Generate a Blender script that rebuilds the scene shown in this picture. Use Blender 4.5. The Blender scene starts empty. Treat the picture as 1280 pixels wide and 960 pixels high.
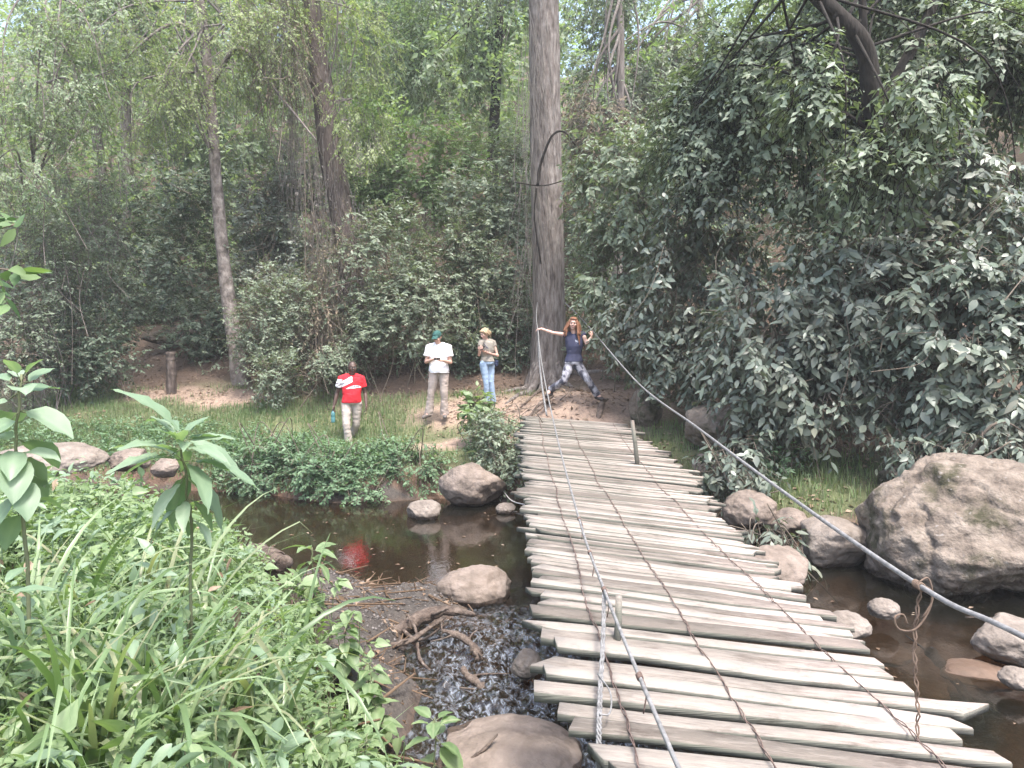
import bpy, bmesh, math, random
import numpy as np
from mathutils import Vector, Matrix

SC = bpy.context.scene
COL = SC.collection
random.seed(11)
R0 = np.random.default_rng(11)
rad = math.radians

# ------------------------------------------------------------------ camera
CAM = np.array([0.0, 0.0, 2.5])
FPX = 950.0
PITCH = rad(3.0)
cd = bpy.data.cameras.new('camera')
cd.sensor_width = 36.0
cd.lens = FPX / 1280.0 * 36.0
cd.clip_start = 0.05
cd.clip_end = 1500
co = bpy.data.objects.new('camera', cd)
co.location = CAM
co.rotation_euler = (rad(90) - PITCH, 0, 0)
COL.objects.link(co)
SC.camera = co


def ray(px, py):
    u = (px - 640.0) / FPX
    v = (480.0 - py) / FPX
    c, s = math.cos(PITCH), math.sin(PITCH)
    return np.array([u, c + v * s, -s + v * c])


def at(px, py, y):
    """the point seen at a spot of the photograph, y metres in front"""
    d = ray(px, py)
    return CAM + d * (y / d[1])


# ------------------------------------------------------------------ noise
def _hash(ix, iy, iz, seed):
    h = (ix.astype(np.int64) * 374761393 + iy.astype(np.int64) * 668265263 + iz.astype(np.int64) * 2147483647 + seed * 974711) & 0xFFFFFFFF
    h = ((h ^ (h >> 13)) * 1274126177) & 0xFFFFFFFF
    h = ((h ^ (h >> 16)) * 2246822519) & 0xFFFFFFFF
    return ((h ^ (h >> 15)) & 0xFFFFFF) / float(0xFFFFFF)


def vnoise(p, seed=0):
    p = np.asarray(p, float)
    i = np.floor(p)
    f = p - i
    f = f * f * (3 - 2 * f)
    r = 0
    for dx in (0, 1):
        wx = f[:, 0] if dx else 1 - f[:, 0]
        for dy in (0, 1):
            wy = f[:, 1] if dy else 1 - f[:, 1]
            for dz in (0, 1):
                wz = f[:, 2] if dz else 1 - f[:, 2]
                r = r + wx * wy * wz * _hash(i[:, 0] + dx, i[:, 1] + dy, i[:, 2] + dz, seed)
    return r


def fbm(p, seed=0, octs=4):
    p = np.asarray(p, float)
    a, s, t = 0.5, 0.0, 0.0
    for k in range(octs):
        s = s + a * vnoise(p * (2 ** k), seed + k * 17)
        t += a
        a *= 0.5
    return s / t


def xy0(x, y, k=1.0):
    x = np.asarray(x, float)
    y = np.asarray(y, float)
    return np.stack([x * k, y * k, np.zeros_like(x)], -1)


def nrm(a):
    return a / np.maximum(np.linalg.norm(a, axis=-1, keepdims=True), 1e-9)


# ------------------------------------------------------------------ terrain height
FX = [-60, -30, -12, -8, -4.6, -3, -1.15, .25, 1.5, 2.6, 3.4, 3.9, 4.8, 8, 15, 30, 60]
FY = [20, 15.2, 13.8, 13.3, 12.7, 12.0, 12.2, 11.9, 11.2, 10.1, 9.2, 8.7, 8.3, 7.2, 2, -5, -20]
NX = [-60, -30, -12, -6, -3.4, -2.8, -2.2, -1.65, -1.2, -.8, -.4, .1, .7, 1.5, 3, 8, 30, 60]
NY = [14, 11.5, 10.6, 9.9, 9.0, 8.2, 7.2, 6.1, 5.1, 4.2, 3.5, 2.9, 2.2, 1.5, .6, -3, -15, -30]


def smooth(a, b, x):
    t = np.clip((x - a) / (b - a), 0, 1)
    return t * t * (3 - 2 * t)


def height(x, y):
    x = np.atleast_1d(np.asarray(x, float))
    y = np.atleast_1d(np.asarray(y, float))
    wob = (fbm(xy0(x, y, .9), 3, 3) - .5) * .7
    t = y - np.interp(x, FX, FY) + wob * .6
    s = np.interp(x, NX, NY) - y + wob * .5
    zl = np.interp(t, [0, .25, .8, 3.2, 5, 7, 40, 110], [0, .28, .58, 1.1, 1.55, 2.3, 17.0, 52])
    zr = np.interp(t, [0, .5, 2, 4, 6, 9, 40, 110], [0, .38, .75, 1.0, 1.55, 2.9, 14.5, 42])
    w = smooth(1.8, 4.0, x)
    far = zl * (1 - w) + zr * w
    far = far - .45 * np.exp(-(((x + 3.2) / 1.6) ** 2 + ((y - 14.8) / 1.5) ** 2)) * smooth(0, 1.5, t)
    far = far + .48 * np.exp(-(((x - 1.1) / .95) ** 2 + ((y - 14.4) / 1.3) ** 2))
    near = np.interp(s, [0, .4, 1, 2.5, 6, 40], [0, .16, .4, .88, 1.1, 1.6])
    dd = np.minimum(-t, -s)
    bed = -np.minimum(.42, .22 * np.maximum(dd, 0)) - .02
    def mound(a, x0, y0, rx, ry):
        return a * np.exp(-(((x - x0) / rx) ** 2 + ((y - y0) / ry) ** 2) ** 1.5)
    bar = np.maximum(np.maximum(mound(.56, -1.15, 7.2, 1.15, .8), mound(.50, -1.25, 6.2, .7, .8)), mound(.42, -1.0, 5.2, .5, .7))
    bar = bar + .12 * (fbm(xy0(x, y, 1.6), 19, 3) - .5) * (bar > .1)
    bed = bed + bar
    z = np.where(t > 0, far, np.where(s > 0, near, bed))
    rough = (fbm(xy0(x, y, 2.2), 5, 4) - .5)
    z = z + rough * np.where((t > 0) | (s > 0), .16, .10) + (fbm(xy0(x, y, .25), 9, 3) - .5) * np.clip(np.maximum(t - 5, 0) * .25, 0, 3.5)
    return z


def hz(x, y):
    return float(height(x, y)[0])


# ------------------------------------------------------------------ object helpers
def setp(o, label=None, cat=None, group=None, kind=None):
    if label: o['label'] = label
    if cat: o['category'] = cat
    if group: o['group'] = group
    if kind: o['kind'] = kind
    return o


def link(o, parent=None):
    COL.objects.link(o)
    if parent is not None: o.parent = parent
    return o


def thing(name, loc, label, cat, group=None, rz=0):
    o = bpy.data.objects.new(name, None)
    o.empty_display_size = .1
    o.location = [float(a) for a in loc]
    o.rotation_euler = (0, 0, rz)
    link(o)
    return setp(o, label, cat, group)


def npmesh(name, V, quads=None, tris=None, mats=None, attr=None, col=None, smooth_=True, mat_idx=None):
    V = np.asarray(V, np.float32)
    me = bpy.data.meshes.new(name)
    nq = 0 if quads is None else len(quads)
    nt = 0 if tris is None else len(tris)
    me.vertices.add(len(V))
    me.vertices.foreach_set('co', V.ravel())
    me.loops.add(nq * 4 + nt * 3)
    me.polygons.add(nq + nt)
    idx, st = [], []
    if nq:
        idx.append(np.asarray(quads, np.int32).ravel())
        st.append(np.arange(nq) * 4)
    if nt:
        idx.append(np.asarray(tris, np.int32).ravel())
        st.append(nq * 4 + np.arange(nt) * 3)
    me.loops.foreach_set('vertex_index', np.concatenate(idx).astype(np.int32))
    me.polygons.foreach_set('loop_start', np.concatenate(st).astype(np.int32))
    if smooth_:
        me.polygons.foreach_set('use_smooth', np.ones(nq + nt, bool))
    if mat_idx is not None:
        me.polygons.foreach_set('material_index', np.asarray(mat_idx, np.int32))
    me.update(calc_edges=True)
    if attr is not None:
        a = me.attributes.new('rnd', 'FLOAT', 'POINT')
        a.data.foreach_set('value', np.asarray(attr, np.float32))
    if col is not None:
        a = me.attributes.new('col', 'FLOAT_COLOR', 'POINT')
        c = np.ones((len(V), 4), np.float32)
        c[:, :3] = col
        a.data.foreach_set('color', c.ravel())
    for m in (mats if isinstance(mats, (list, tuple)) else [mats]):
        me.materials.append(m)
    return me


def obj(name, me, parent=None):
    o = bpy.data.objects.new(name, me)
    if parent is not None and parent.type == 'EMPTY' and parent.parent is None:
        pass
    return link(o, parent)


def local(o_parent, V):
    """world points -> the frame of a top-level Empty"""
    M = np.array((Matrix.Translation(o_parent.location) @ o_parent.rotation_euler.to_matrix().to_4x4()).inverted())
    V = np.asarray(V, float)
    return V @ M[:3, :3].T + M[:3, 3]


# ---- tubes
def frames(P):
    T = np.gradient(P, axis=0)
    T = nrm(T)
    up = np.array([0, 0, 1.0])
    if abs(T[0] @ up) > .9: up = np.array([1.0, 0, 0])
    n = nrm(np.cross(T[0], up))
    Ns = [n]
    for i in range(1, len(P)):
        n = Ns[-1] - T[i] * (Ns[-1] @ T[i])
        n = nrm(n)
        Ns.append(n)
    N = np.array(Ns)
    return T, N, np.cross(T, N)


def tube(P, r, n=8, cap=True, lump=0, seed=0, flat=1.0):
    P = np.asarray(P, float)
    r = np.broadcast_to(np.asarray(r, float), (len(P),))
    T, N, B = frames(P)
    a = np.arange(n) * 2 * math.pi / n
    ring = np.cos(a)[None, :, None] * N[:, None, :] + np.sin(a)[None, :, None] * B[:, None, :] * flat
    rr = np.repeat(r[:, None], n, 1)
    if lump:
        q = (P[:, None, :] + ring * rr[..., None]).reshape(-1, 3)
        rr = rr * (1 + lump * (fbm(q * (1.1 / max(r.max(), .02)) * .35, seed, 3).reshape(len(P), n) - .5) * 2)
    V = (P[:, None, :] + ring * rr[..., None]).reshape(-1, 3)
    i = np.arange(len(P) - 1)[:, None] * n
    j = np.arange(n)[None, :]
    k = (j + 1) % n
    q = np.stack([i + j, i + k, i + n + k, i + n + j], -1).reshape(-1, 4)
    t = []
    if cap:
        V = np.vstack([V, P[:1], P[-1:]])
        c0, c1 = len(V) - 2, len(V) - 1
        L = (len(P) - 1) * n
        for jj in range(n):
            t.append((c0, (jj + 1) % n, jj))
            t.append((c1, L + jj, L + (jj + 1) % n))
    return V, q, np.array(t, int).reshape(-1, 3)


class Bag:
    """collects pieces of one part"""
    def __init__(s):
        s.V, s.Q, s.T, s.A, s.n = [], [], [], [], 0

    def add(s, V, q=None, t=None, a=None):
        s.V.append(np.asarray(V, float))
        if q is not None and len(q): s.Q.append(np.asarray(q) + s.n)
        if t is not None and len(t): s.T.append(np.asarray(t) + s.n)
        s.A.append(np.full(len(V), random.random() if a is None else 0) if a is None or np.isscalar(a) else a)
        if a is not None and np.isscalar(a): s.A[-1] = np.full(len(V), a)
        s.n += len(V)

    def tube(s, P, r, n=8, **k):
        a = k.pop('a', None)
        s.add(*tube(P, r, n, **k), a=a)

    def build(s, name, mat, parent=None, sm=True):
        V = np.vstack(s.V)
        if parent is not None: V = local(parent, V)
        me = npmesh(name, V, np.vstack(s.Q) if s.Q else None, np.vstack(s.T) if s.T else None, mat, np.concatenate(s.A), smooth_=sm)
        return obj(name, me, parent)


def spline(pts, n=20):
    """Catmull-Rom through points"""
    P = np.asarray(pts, float)
    if len(P) == 2:
        t = np.linspace(0, 1, n)[:, None]
        return P[0] * (1 - t) + P[1] * t
    E = np.vstack([2 * P[0] - P[1], P, 2 * P[-1] - P[-2]])
    out = []
    m = max(2, n // (len(P) - 1))
    for i in range(len(P) - 1):
        a, b, c, d = E[i:i + 4]
        t = np.linspace(0, 1, m, endpoint=False)[:, None]
        out.append(.5 * (2 * b + (c - a) * t + (2 * a - 5 * b + 4 * c - d) * t ** 2 + (3 * b - a - 3 * c + d) * t ** 3))
    return np.vstack(out + [P[-1:]])


def segs(A, B, ra, rb):
    """many thin three-sided twigs at once"""
    A = np.asarray(A); B = np.asarray(B)
    T = nrm(B - A)
    u = np.where(np.abs(T[:, 2:3]) > .9, np.array([[1., 0, 0]]), np.array([[0, 0, 1.]]))
    N = nrm(np.cross(T, u)); Bn = np.cross(T, N)
    V = []
    for P, r in ((A, ra), (B, rb)):
        for k in range(3):
            a = k * 2.0944
            V.append(P + (N * math.cos(a) + Bn * math.sin(a)) * r)
    V = np.stack(V, 1).reshape(-1, 3)
    i = np.arange(len(A))[:, None] * 6
    q = np.concatenate([i + np.array([[k, (k + 1) % 3, 3 + (k + 1) % 3, 3 + k]]) for k in range(3)], 0)
    return V, q


# ---- leaves
def leaf_template(rows, droop=.15, fold=.12):
    """rows: (t, halfwidth) from base to tip; returns verts and quads"""
    V, Q = [], []
    for t, w in rows:
        z = -droop * t * t
        V += [(-w, t, z), (0, t, z - fold * w), (w, t, z)]
    for i in range(len(rows) - 1):
        a = i * 3
        Q += [(a, a + 1, a + 4, a + 3), (a + 1, a + 2, a + 5, a + 4)]
    return np.array(V), np.array(Q)


def fine_leaf(rows, droop=.2, cup=.25, wave=.02, vein=.22):
    """five columns: raised edges, sunken pale midrib, slightly wavy margin"""
    V, Q, A = [], [], []
    for i, (t, w) in enumerate(rows):
        z = -droop * t * t
        wv = wave * math.sin(i * 2.3)
        for c in (-1, -.5, 0, .5, 1):
            V.append((c * w, t - .05 * abs(c) * w, z + cup * w * abs(c) ** 1.3 + wv * abs(c) * (1 if c > 0 else -.6)))
            A.append(vein if c == 0 else (.0 if abs(c) == 1 else (-.07 if i % 2 else .05)))
    for i in range(len(rows) - 1):
        for c in range(4):
            a = i * 5 + c
            Q.append((a, a + 1, a + 6, a + 5))
    return np.array(V), np.array(Q), np.array(A)


KITE = (np.array([(0, 0, 0), (-.24, .42, .04), (0, .5, -.05), (.24, .42, .04), (0, 1, -.12)], float),
        np.array([(0, 2, 4, 1), (0, 3, 4, 2)]))
OVATE = leaf_template([(0, .015), (.18, .17), (.45, .23), (.75, .14), (1, .01)], .25)
LANCE = leaf_template([(0, .02), (.2, .09), (.5, .125), (.8, .07), (1, .008)], .35)
HEART = fine_leaf([(0, .02), (.05, .24), (.2, .35), (.4, .33), (.6, .24), (.8, .11), (1, .008)], .28)
OVAL = fine_leaf([(0, .015), (.15, .13), (.35, .2), (.6, .18), (.82, .09), (1, .008)], .3)


def leaves(tmpl, P, D, N, S, W=None, seed=0, twist=None):
    TV, TQ = tmpl[:2]
    D = nrm(D)
    N = nrm(N - D * np.sum(N * D, 1, keepdims=True))
    X = np.cross(D, N)
    S = np.asarray(S)[:, None, None]
    w = 1.0 if W is None else np.asarray(W)[:, None, None]
    V = P[:, None, :] + S * (TV[None, :, 0:1] * w * X[:, None, :] + TV[None, :, 1:2] * D[:, None, :] + TV[None, :, 2:3] * N[:, None, :])
    n, m = len(P), len(TV)
    Q = (np.arange(n)[:, None, None] * m + TQ[None]).reshape(-1, 4)
    A_ = np.repeat(np.random.default_rng(seed).random(n), m)
    if len(tmpl) > 2: A_ = np.clip(A_ * .8 + np.tile(tmpl[2], n), 0, 1)
    return V.reshape(-1, 3), Q, A_


def spray(C, OUT, k, twig, size, droop, rng, spread=.9, flat=.75):
    """leafy twigs: C centres, OUT outward directions; k leaves each"""
    M = len(C)
    tw = nrm(OUT * .7 + rng.normal(size=(M, 3)) * .45 + np.array([0, 0, -droop]))
    L = twig * (.6 + .8 * rng.random(M))
    t = (np.arange(k) + .5) / k
    pos = C[:, None] + tw[:, None] * (L[:, None] * t)[..., None] + np.array([0, 0, -1.0]) * (droop * .5 * L[:, None] * t ** 2)[..., None]
    side = nrm(np.cross(tw, np.array([0, 0, 1.0])) + rng.normal(size=(M, 3)) * .15)
    sgn = np.where(np.arange(k) % 2 == 0, 1.0, -1.0)
    D = tw[:, None] * .55 + side[:, None] * sgn[None, :, None] * spread + rng.normal(size=(M, k, 3)) * .35 + np.array([0, 0, -droop])
    Nn = np.array([0, 0, 1.0]) * .8 + OUT[:, None] * flat + rng.normal(size=(M, k, 3)) * .38
    S = size * (.45 + .95 * rng.random((M, k)) ** 1.2) * (.8 + .4 * rng.random((M, 1))) * (1 - .25 * np.abs(t - .5))
    end = C + tw * L[:, None] + np.array([0, 0, -1.0]) * (droop * .5 * L)[:, None]
    return pos.reshape(-1, 3), D.reshape(-1, 3), Nn.reshape(-1, 3), S.ravel(), C - tw * (L * .35)[:, None], end


def lobe_points(lobes, n, rng, shell=.5, gap=.0, gfreq=1.2, seed=0):
    L = np.array(lobes, float)
    vol = np.prod(L[:, 3:6], 1) ** (2 / 3)
    k = rng.choice(len(L), size=int(n * (1.6 if gap else 1.05)) + 8, p=vol / vol.sum())
    d = nrm(rng.normal(size=(len(k), 3)))
    lump = .72 + .56 * vnoise(d * 2.3 + k[:, None] * 5.1 + seed * .37, seed)
    r = (shell + (1 - shell) * rng.random(len(k))) * lump
    P = L[k, :3] + d * L[k, 3:6] * r[:, None]
    out = nrm(d / L[k, 3:6])
    keep = P[:, 2] > height(P[:, 0], P[:, 1]) + .06
    if gap:
        keep &= vnoise(P * gfreq + 31.7, seed + 5) > gap
    return P[keep][:n], out[keep][:n]


# ------------------------------------------------------------------ materials
def newmat(name):
    m = bpy.data.materials.new(name)
    m.use_nodes = True
    nt = m.node_tree
    return m, nt.nodes, nt.links, nt.nodes['Principled BSDF']


def ramp(N, pts):
    r = N.new('ShaderNodeValToRGB')
    e = r.color_ramp.elements
    while len(e) > len(pts): e.remove(e[-1])
    while len(e) < len(pts): e.new(.5)
    for el, (p, c) in zip(e, pts):
        el.position = p
        el.color = (*c, 1)
    return r


def leafmat(name, cols, rough=.5, trans=.3, spec=.35, tcol=None):
    m, N, L, B = newmat(name)
    a = N.new('ShaderNodeAttribute'); a.attribute_name = 'rnd'
    n = len(cols)
    r = ramp(N, [(i / max(1, n - 1), c) for i, c in enumerate(cols)])
    L.new(a.outputs['Fac'], r.inputs[0])
    B.inputs['Roughness'].default_value = rough
    B.inputs['Specular IOR Level'].default_value = spec
    L.new(r.outputs[0], B.inputs['Base Color'])
    t = N.new('ShaderNodeBsdfTranslucent')
    g = N.new('ShaderNodeMixRGB'); g.blend_type = 'MULTIPLY'; g.inputs[0].default_value = 1
    L.new(r.outputs[0], g.inputs[1])
    g.inputs[2].default_value = (*(tcol or (1.5, 1.7, .7)), 1)
    L.new(g.outputs[0], t.inputs['Color'])
    mx = N.new('ShaderNodeMixShader'); mx.inputs[0].default_value = trans
    L.new(B.outputs[0], mx.inputs[1]); L.new(t.outputs[0], mx.inputs[2])
    L.new(mx.outputs[0], N['Material Output'].inputs['Surface'])
    return m


def noisemat(name, cols, scale=6, stretch=(1, 1, 1), rough=.85, bump=.3, bscale=None, detail=8, spec=.3, bdist=.02, rnd=0.0, extra=None, coords='Object'):
    m, N, L, B = newmat(name)
    tc = N.new('ShaderNodeTexCoord')
    mp = N.new('ShaderNodeMapping'); mp.inputs['Scale'].default_value = stretch
    L.new(tc.outputs[coords], mp.inputs[0])
    nz = N.new('ShaderNodeTexNoise'); nz.inputs['Scale'].default_value = scale; nz.inputs['Detail'].default_value = detail
    nz.inputs['Roughness'].default_value = .65
    L.new(mp.outputs[0], nz.inputs[0])
    n = len(cols)
    r = ramp(N, [(.3 + .42 * i / max(1, n - 1), c) for i, c in enumerate(cols)])
    fac = nz.outputs[0]
    if rnd:
        a = N.new('ShaderNodeAttribute'); a.attribute_name = 'rnd'
        mm = N.new('ShaderNodeMath'); mm.operation = 'MULTIPLY_ADD'; mm.inputs[1].default_value = rnd; 
        L.new(a.outputs['Fac'], mm.inputs[0])
        ad = N.new('ShaderNodeMath'); ad.operation = 'ADD'; ad.inputs[1].default_value = -rnd * .5
        L.new(nz.outputs[0], ad.inputs[0]); L.new(ad.outputs[0], mm.inputs[2])
        fac = mm.outputs[0]
    L.new(fac, r.inputs[0])
    L.new(r.outputs[0], B.inputs['Base Color'])
    B.inputs['Roughness'].default_value = rough
    B.inputs['Specular IOR Level'].default_value = spec
    if bump:
        n2 = N.new('ShaderNodeTexNoise'); n2.inputs['Scale'].default_value = bscale or scale * 3; n2.inputs['Detail'].default_value = 6
        L.new(mp.outputs[0], n2.inputs[0])
        b = N.new('ShaderNodeBump'); b.inputs['Strength'].default_value = bump; b.inputs['Distance'].default_value = bdist
        L.new(n2.outputs[0], b.inputs['Height']); L.new(b.outputs[0], B.inputs['Normal'])
    if extra: extra(m, N, L, B, r, mp, tc)
    return m


def flatmat(name, c, rough=.6, metal=0, spec=.4):
    return noisemat(name, [tuple(v * .8 for v in c), tuple(min(1, v * 1.15) for v in c)], 14, rough=rough, bump=.1, spec=spec)


def colmat(name, rough=.8, bump=.25, bscale=22):
    """cloth whose woven or printed colours come with the mesh"""
    m, N, L, B = newmat(name)
    a = N.new('ShaderNodeAttribute'); a.attribute_name = 'col'
    L.new(a.outputs['Color'], B.inputs['Base Color'])
    B.inputs['Roughness'].default_value = rough
    B.inputs['Specular IOR Level'].default_value = .2
    tc = N.new('ShaderNodeTexCoord')
    nz = N.new('ShaderNodeTexNoise'); nz.inputs['Scale'].default_value = bscale; nz.inputs['Detail'].default_value = 3
    L.new(tc.outputs['Object'], nz.inputs[0])
    b = N.new('ShaderNodeBump'); b.inputs['Strength'].default_value = bump; b.inputs['Distance'].default_value = .03
    L.new(nz.outputs[0], b.inputs['Height']); L.new(b.outputs[0], B.inputs['Normal'])
    return m


M = {}
M['glossy_leaf'] = leafmat('glossy_leaf', [(.045, .068, .05), (.088, .115, .088), (.15, .18, .14), (.105, .125, .1), (.205, .22, .17), (.12, .105, .075)], .4, .16, .5)
M['olive_leaf'] = leafmat('olive_leaf', [(.07, .095, .065), (.135, .17, .115), (.21, .25, .18), (.11, .145, .095), (.215, .22, .17)], .45, .24)
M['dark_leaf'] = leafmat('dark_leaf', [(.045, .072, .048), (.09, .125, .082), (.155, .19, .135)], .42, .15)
M['bright_leaf'] = leafmat('bright_leaf', [(.08, .14, .06), (.14, .21, .09), (.21, .28, .14)], .45, .3)
M['lime_leaf'] = leafmat('lime_leaf', [(.16, .20, .10), (.26, .31, .155), (.23, .245, .16)], .5, .42)
M['dry_leaf'] = leafmat('dry_leaf', [(.16, .125, .09), (.24, .19, .14), (.13, .13, .08), (.2, .165, .11)], .7, .25, .2, (1.1, 1, .8))
M['bank_leaf'] = leafmat('bank_leaf', [(.07, .13, .065), (.125, .20, .11), (.195, .275, .165)], .5, .28)
M['fresh_leaf'] = leafmat('fresh_leaf', [(.075, .125, .05), (.14, .205, .09), (.22, .285, .15), (.115, .18, .078), (.27, .31, .18)], .45, .32, .4)
M['sage_leaf'] = leafmat('sage_leaf', [(.125, .19, .115), (.185, .255, .165), (.26, .325, .235)], .45, .28, .4)
M['blade'] = leafmat('blade', [(.08, .13, .055), (.135, .20, .09), (.21, .28, .15), (.25, .25, .15)], .36, .3, .45)
M['turf_blade'] = leafmat('turf_blade', [(.08, .14, .06), (.13, .195, .085), (.19, .215, .12), (.10, .165, .07)], .6, .3, .25)
M['litter'] = leafmat('litter', [(.10, .065, .04), (.2, .14, .095), (.3, .23, .17), (.14, .09, .06)], .8, .1, .2, (1, .9, .7))
M['far_leaf'] = leafmat('far_leaf', [(.09, .135, .08), (.165, .225, .14), (.25, .31, .205), (.19, .215, .16), (.2, .295, .135)], .5, .42)
M['bark_pale'] = noisemat('bark_pale', [(.05, .04, .034), (.135, .112, .098), (.215, .188, .168), (.30, .275, .255)], 5.5, (2.6, 2.6, .55), .95, 1.0, 7, detail=12, bdist=.07)
M['bark_mottled'] = noisemat('bark_mottled', [(.06, .05, .042), (.12, .10, .088), (.22, .19, .17), (.33, .30, .27)], 7, (1, 1, .7), .9, .9, 14, bdist=.04)
M['bark_grey'] = noisemat('bark_grey', [(.10, .085, .075), (.19, .165, .15), (.27, .25, .23)], 5, (3, 3, .5), .9, .8, 12, bdist=.03)
M['bark_brown'] = noisemat('bark_brown', [(.04, .03, .026), (.09, .07, .06), (.17, .14, .122)], 6, (2.5, 2.5, .5), .9, 1.0, 9, bdist=.05)
M['bark_dark'] = noisemat('bark_dark', [(.010, .008, .007), (.022, .018, .014), (.04, .033, .028)], 5, (2, 2, .6), .9, .7, 12, bdist=.03)
M['plant_stem'] = noisemat('plant_stem', [(.10, .11, .06), (.17, .19, .10)], 9, rough=.7, bump=0)
M['twig'] = noisemat('twig', [(.10, .08, .06), (.17, .14, .11)], 9, rough=.9, bump=0)
M['vine'] = leafmat('vine', [(.19, .165, .145), (.28, .25, .225), (.15, .135, .11)], .8, .1, .2, (1, 1, 1))
M['deadwood'] = noisemat('deadwood', [(.03, .022, .018), (.075, .055, .043), (.13, .10, .08), (.20, .165, .138)], 9, (1.5, 1.5, 1.5), .8, .8, 30, bdist=.02)


def moss_extra(m, N, L, B, r, mp, tc):
    n = N.new('ShaderNodeTexNoise'); n.inputs['Scale'].default_value = 1.7; n.inputs['Detail'].default_value = 7; n.inputs['Roughness'].default_value = .68
    L.new(tc.outputs['Object'], n.inputs[0])
    rr = ramp(N, [(.485, (0, 0, 0)), (.60, (1, 1, 1))])
    L.new(n.outputs[0], rr.inputs[0])
    mx = N.new('ShaderNodeMixRGB'); mx.inputs[2].default_value = (.05, .046, .025, 1)
    L.new(rr.outputs[0], mx.inputs[0]); L.new(r.outputs[0], mx.inputs[1])
    # pale lichen flecks
    n3 = N.new('ShaderNodeTexNoise'); n3.inputs['Scale'].default_value = 17; n3.inputs['Detail'].default_value = 4
    L.new(tc.outputs['Object'], n3.inputs[0])
    r3 = ramp(N, [(.66, (0, 0, 0)), (.70, (.6, .6, .6))])
    L.new(n3.outputs[0], r3.inputs[0])
    m3 = N.new('ShaderNodeMixRGB'); m3.inputs[2].default_value = (.24, .22, .20, 1)
    L.new(r3.outputs[0], m3.inputs[0]); L.new(mx.outputs[0], m3.inputs[1])
    # the wet foot of the stone, below a hand above the water
    g = N.new('ShaderNodeNewGeometry'); sx = N.new('ShaderNodeSeparateXYZ'); L.new(g.outputs['Position'], sx.inputs[0])
    ad = N.new('ShaderNodeMath'); ad.operation = 'MULTIPLY_ADD'; ad.inputs[1].default_value = .12
    L.new(n3.outputs[0], ad.inputs[0]); ad.inputs[2].default_value = -.02
    lt = N.new('ShaderNodeMath'); lt.operation = 'LESS_THAN'
    L.new(sx.outputs[2], lt.inputs[0]); L.new(ad.outputs[0], lt.inputs[1])
    mw = N.new('ShaderNodeMixRGB'); mw.blend_type = 'MULTIPLY'; mw.inputs[2].default_value = (.36, .33, .3, 1)
    L.new(lt.outputs[0], mw.inputs[0]); L.new(m3.outputs[0], mw.inputs[1])
    L.new(mw.outputs[0], B.inputs['Base Color'])
    sb = N.new('ShaderNodeMath'); sb.operation = 'MULTIPLY_ADD'; sb.inputs[1].default_value = -.55; sb.inputs[2].default_value = .85
    L.new(lt.outputs[0], sb.inputs[0]); L.new(sb.outputs[0], B.inputs['Roughness'])


M['rock'] = noisemat('rock', [(.072, .056, .043), (.14, .112, .089), (.198, .163, .131), (.265, .223, .183)], 4.5, rough=.9, bump=1.0, bscale=11, bdist=.06, extra=moss_extra)


def rock_plain(m, N, L, B, r, mp, tc):
    g = N.new('ShaderNodeNewGeometry'); sx = N.new('ShaderNodeSeparateXYZ'); L.new(g.outputs['Position'], sx.inputs[0])
    lt = N.new('ShaderNodeMath'); lt.operation = 'LESS_THAN'; lt.inputs[1].default_value = .05
    L.new(sx.outputs[2], lt.inputs[0])
    mw = N.new('ShaderNodeMixRGB'); mw.blend_type = 'MULTIPLY'; mw.inputs[2].default_value = (.35, .32, .3, 1)
    L.new(lt.outputs[0], mw.inputs[0]); L.new(r.outputs[0], mw.inputs[1]); L.new(mw.outputs[0], B.inputs['Base Color'])
    sb = N.new('ShaderNodeMath'); sb.operation = 'MULTIPLY_ADD'; sb.inputs[1].default_value = -.5; sb.inputs[2].default_value = .8
    L.new(lt.outputs[0], sb.inputs[0]); L.new(sb.outputs[0], B.inputs['Roughness'])


M['stone'] = noisemat('stone', [(.115, .095, .078), (.19, .16, .134), (.27, .232, .2)], 5, rough=.8, bump=.8, bscale=16, bdist=.035, extra=rock_plain)
M['red_stone'] = noisemat('red_stone', [(.10, .08, .064), (.185, .148, .122), (.255, .21, .178)], 4, rough=.8, bump=.8, bscale=15, bdist=.035, extra=rock_plain)
M['brown_stone'] = noisemat('brown_stone', [(.07, .045, .03), (.11, .072, .05), (.15, .1, .07)], 5, rough=.7, bump=.4, bscale=20, bdist=.02)


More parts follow.
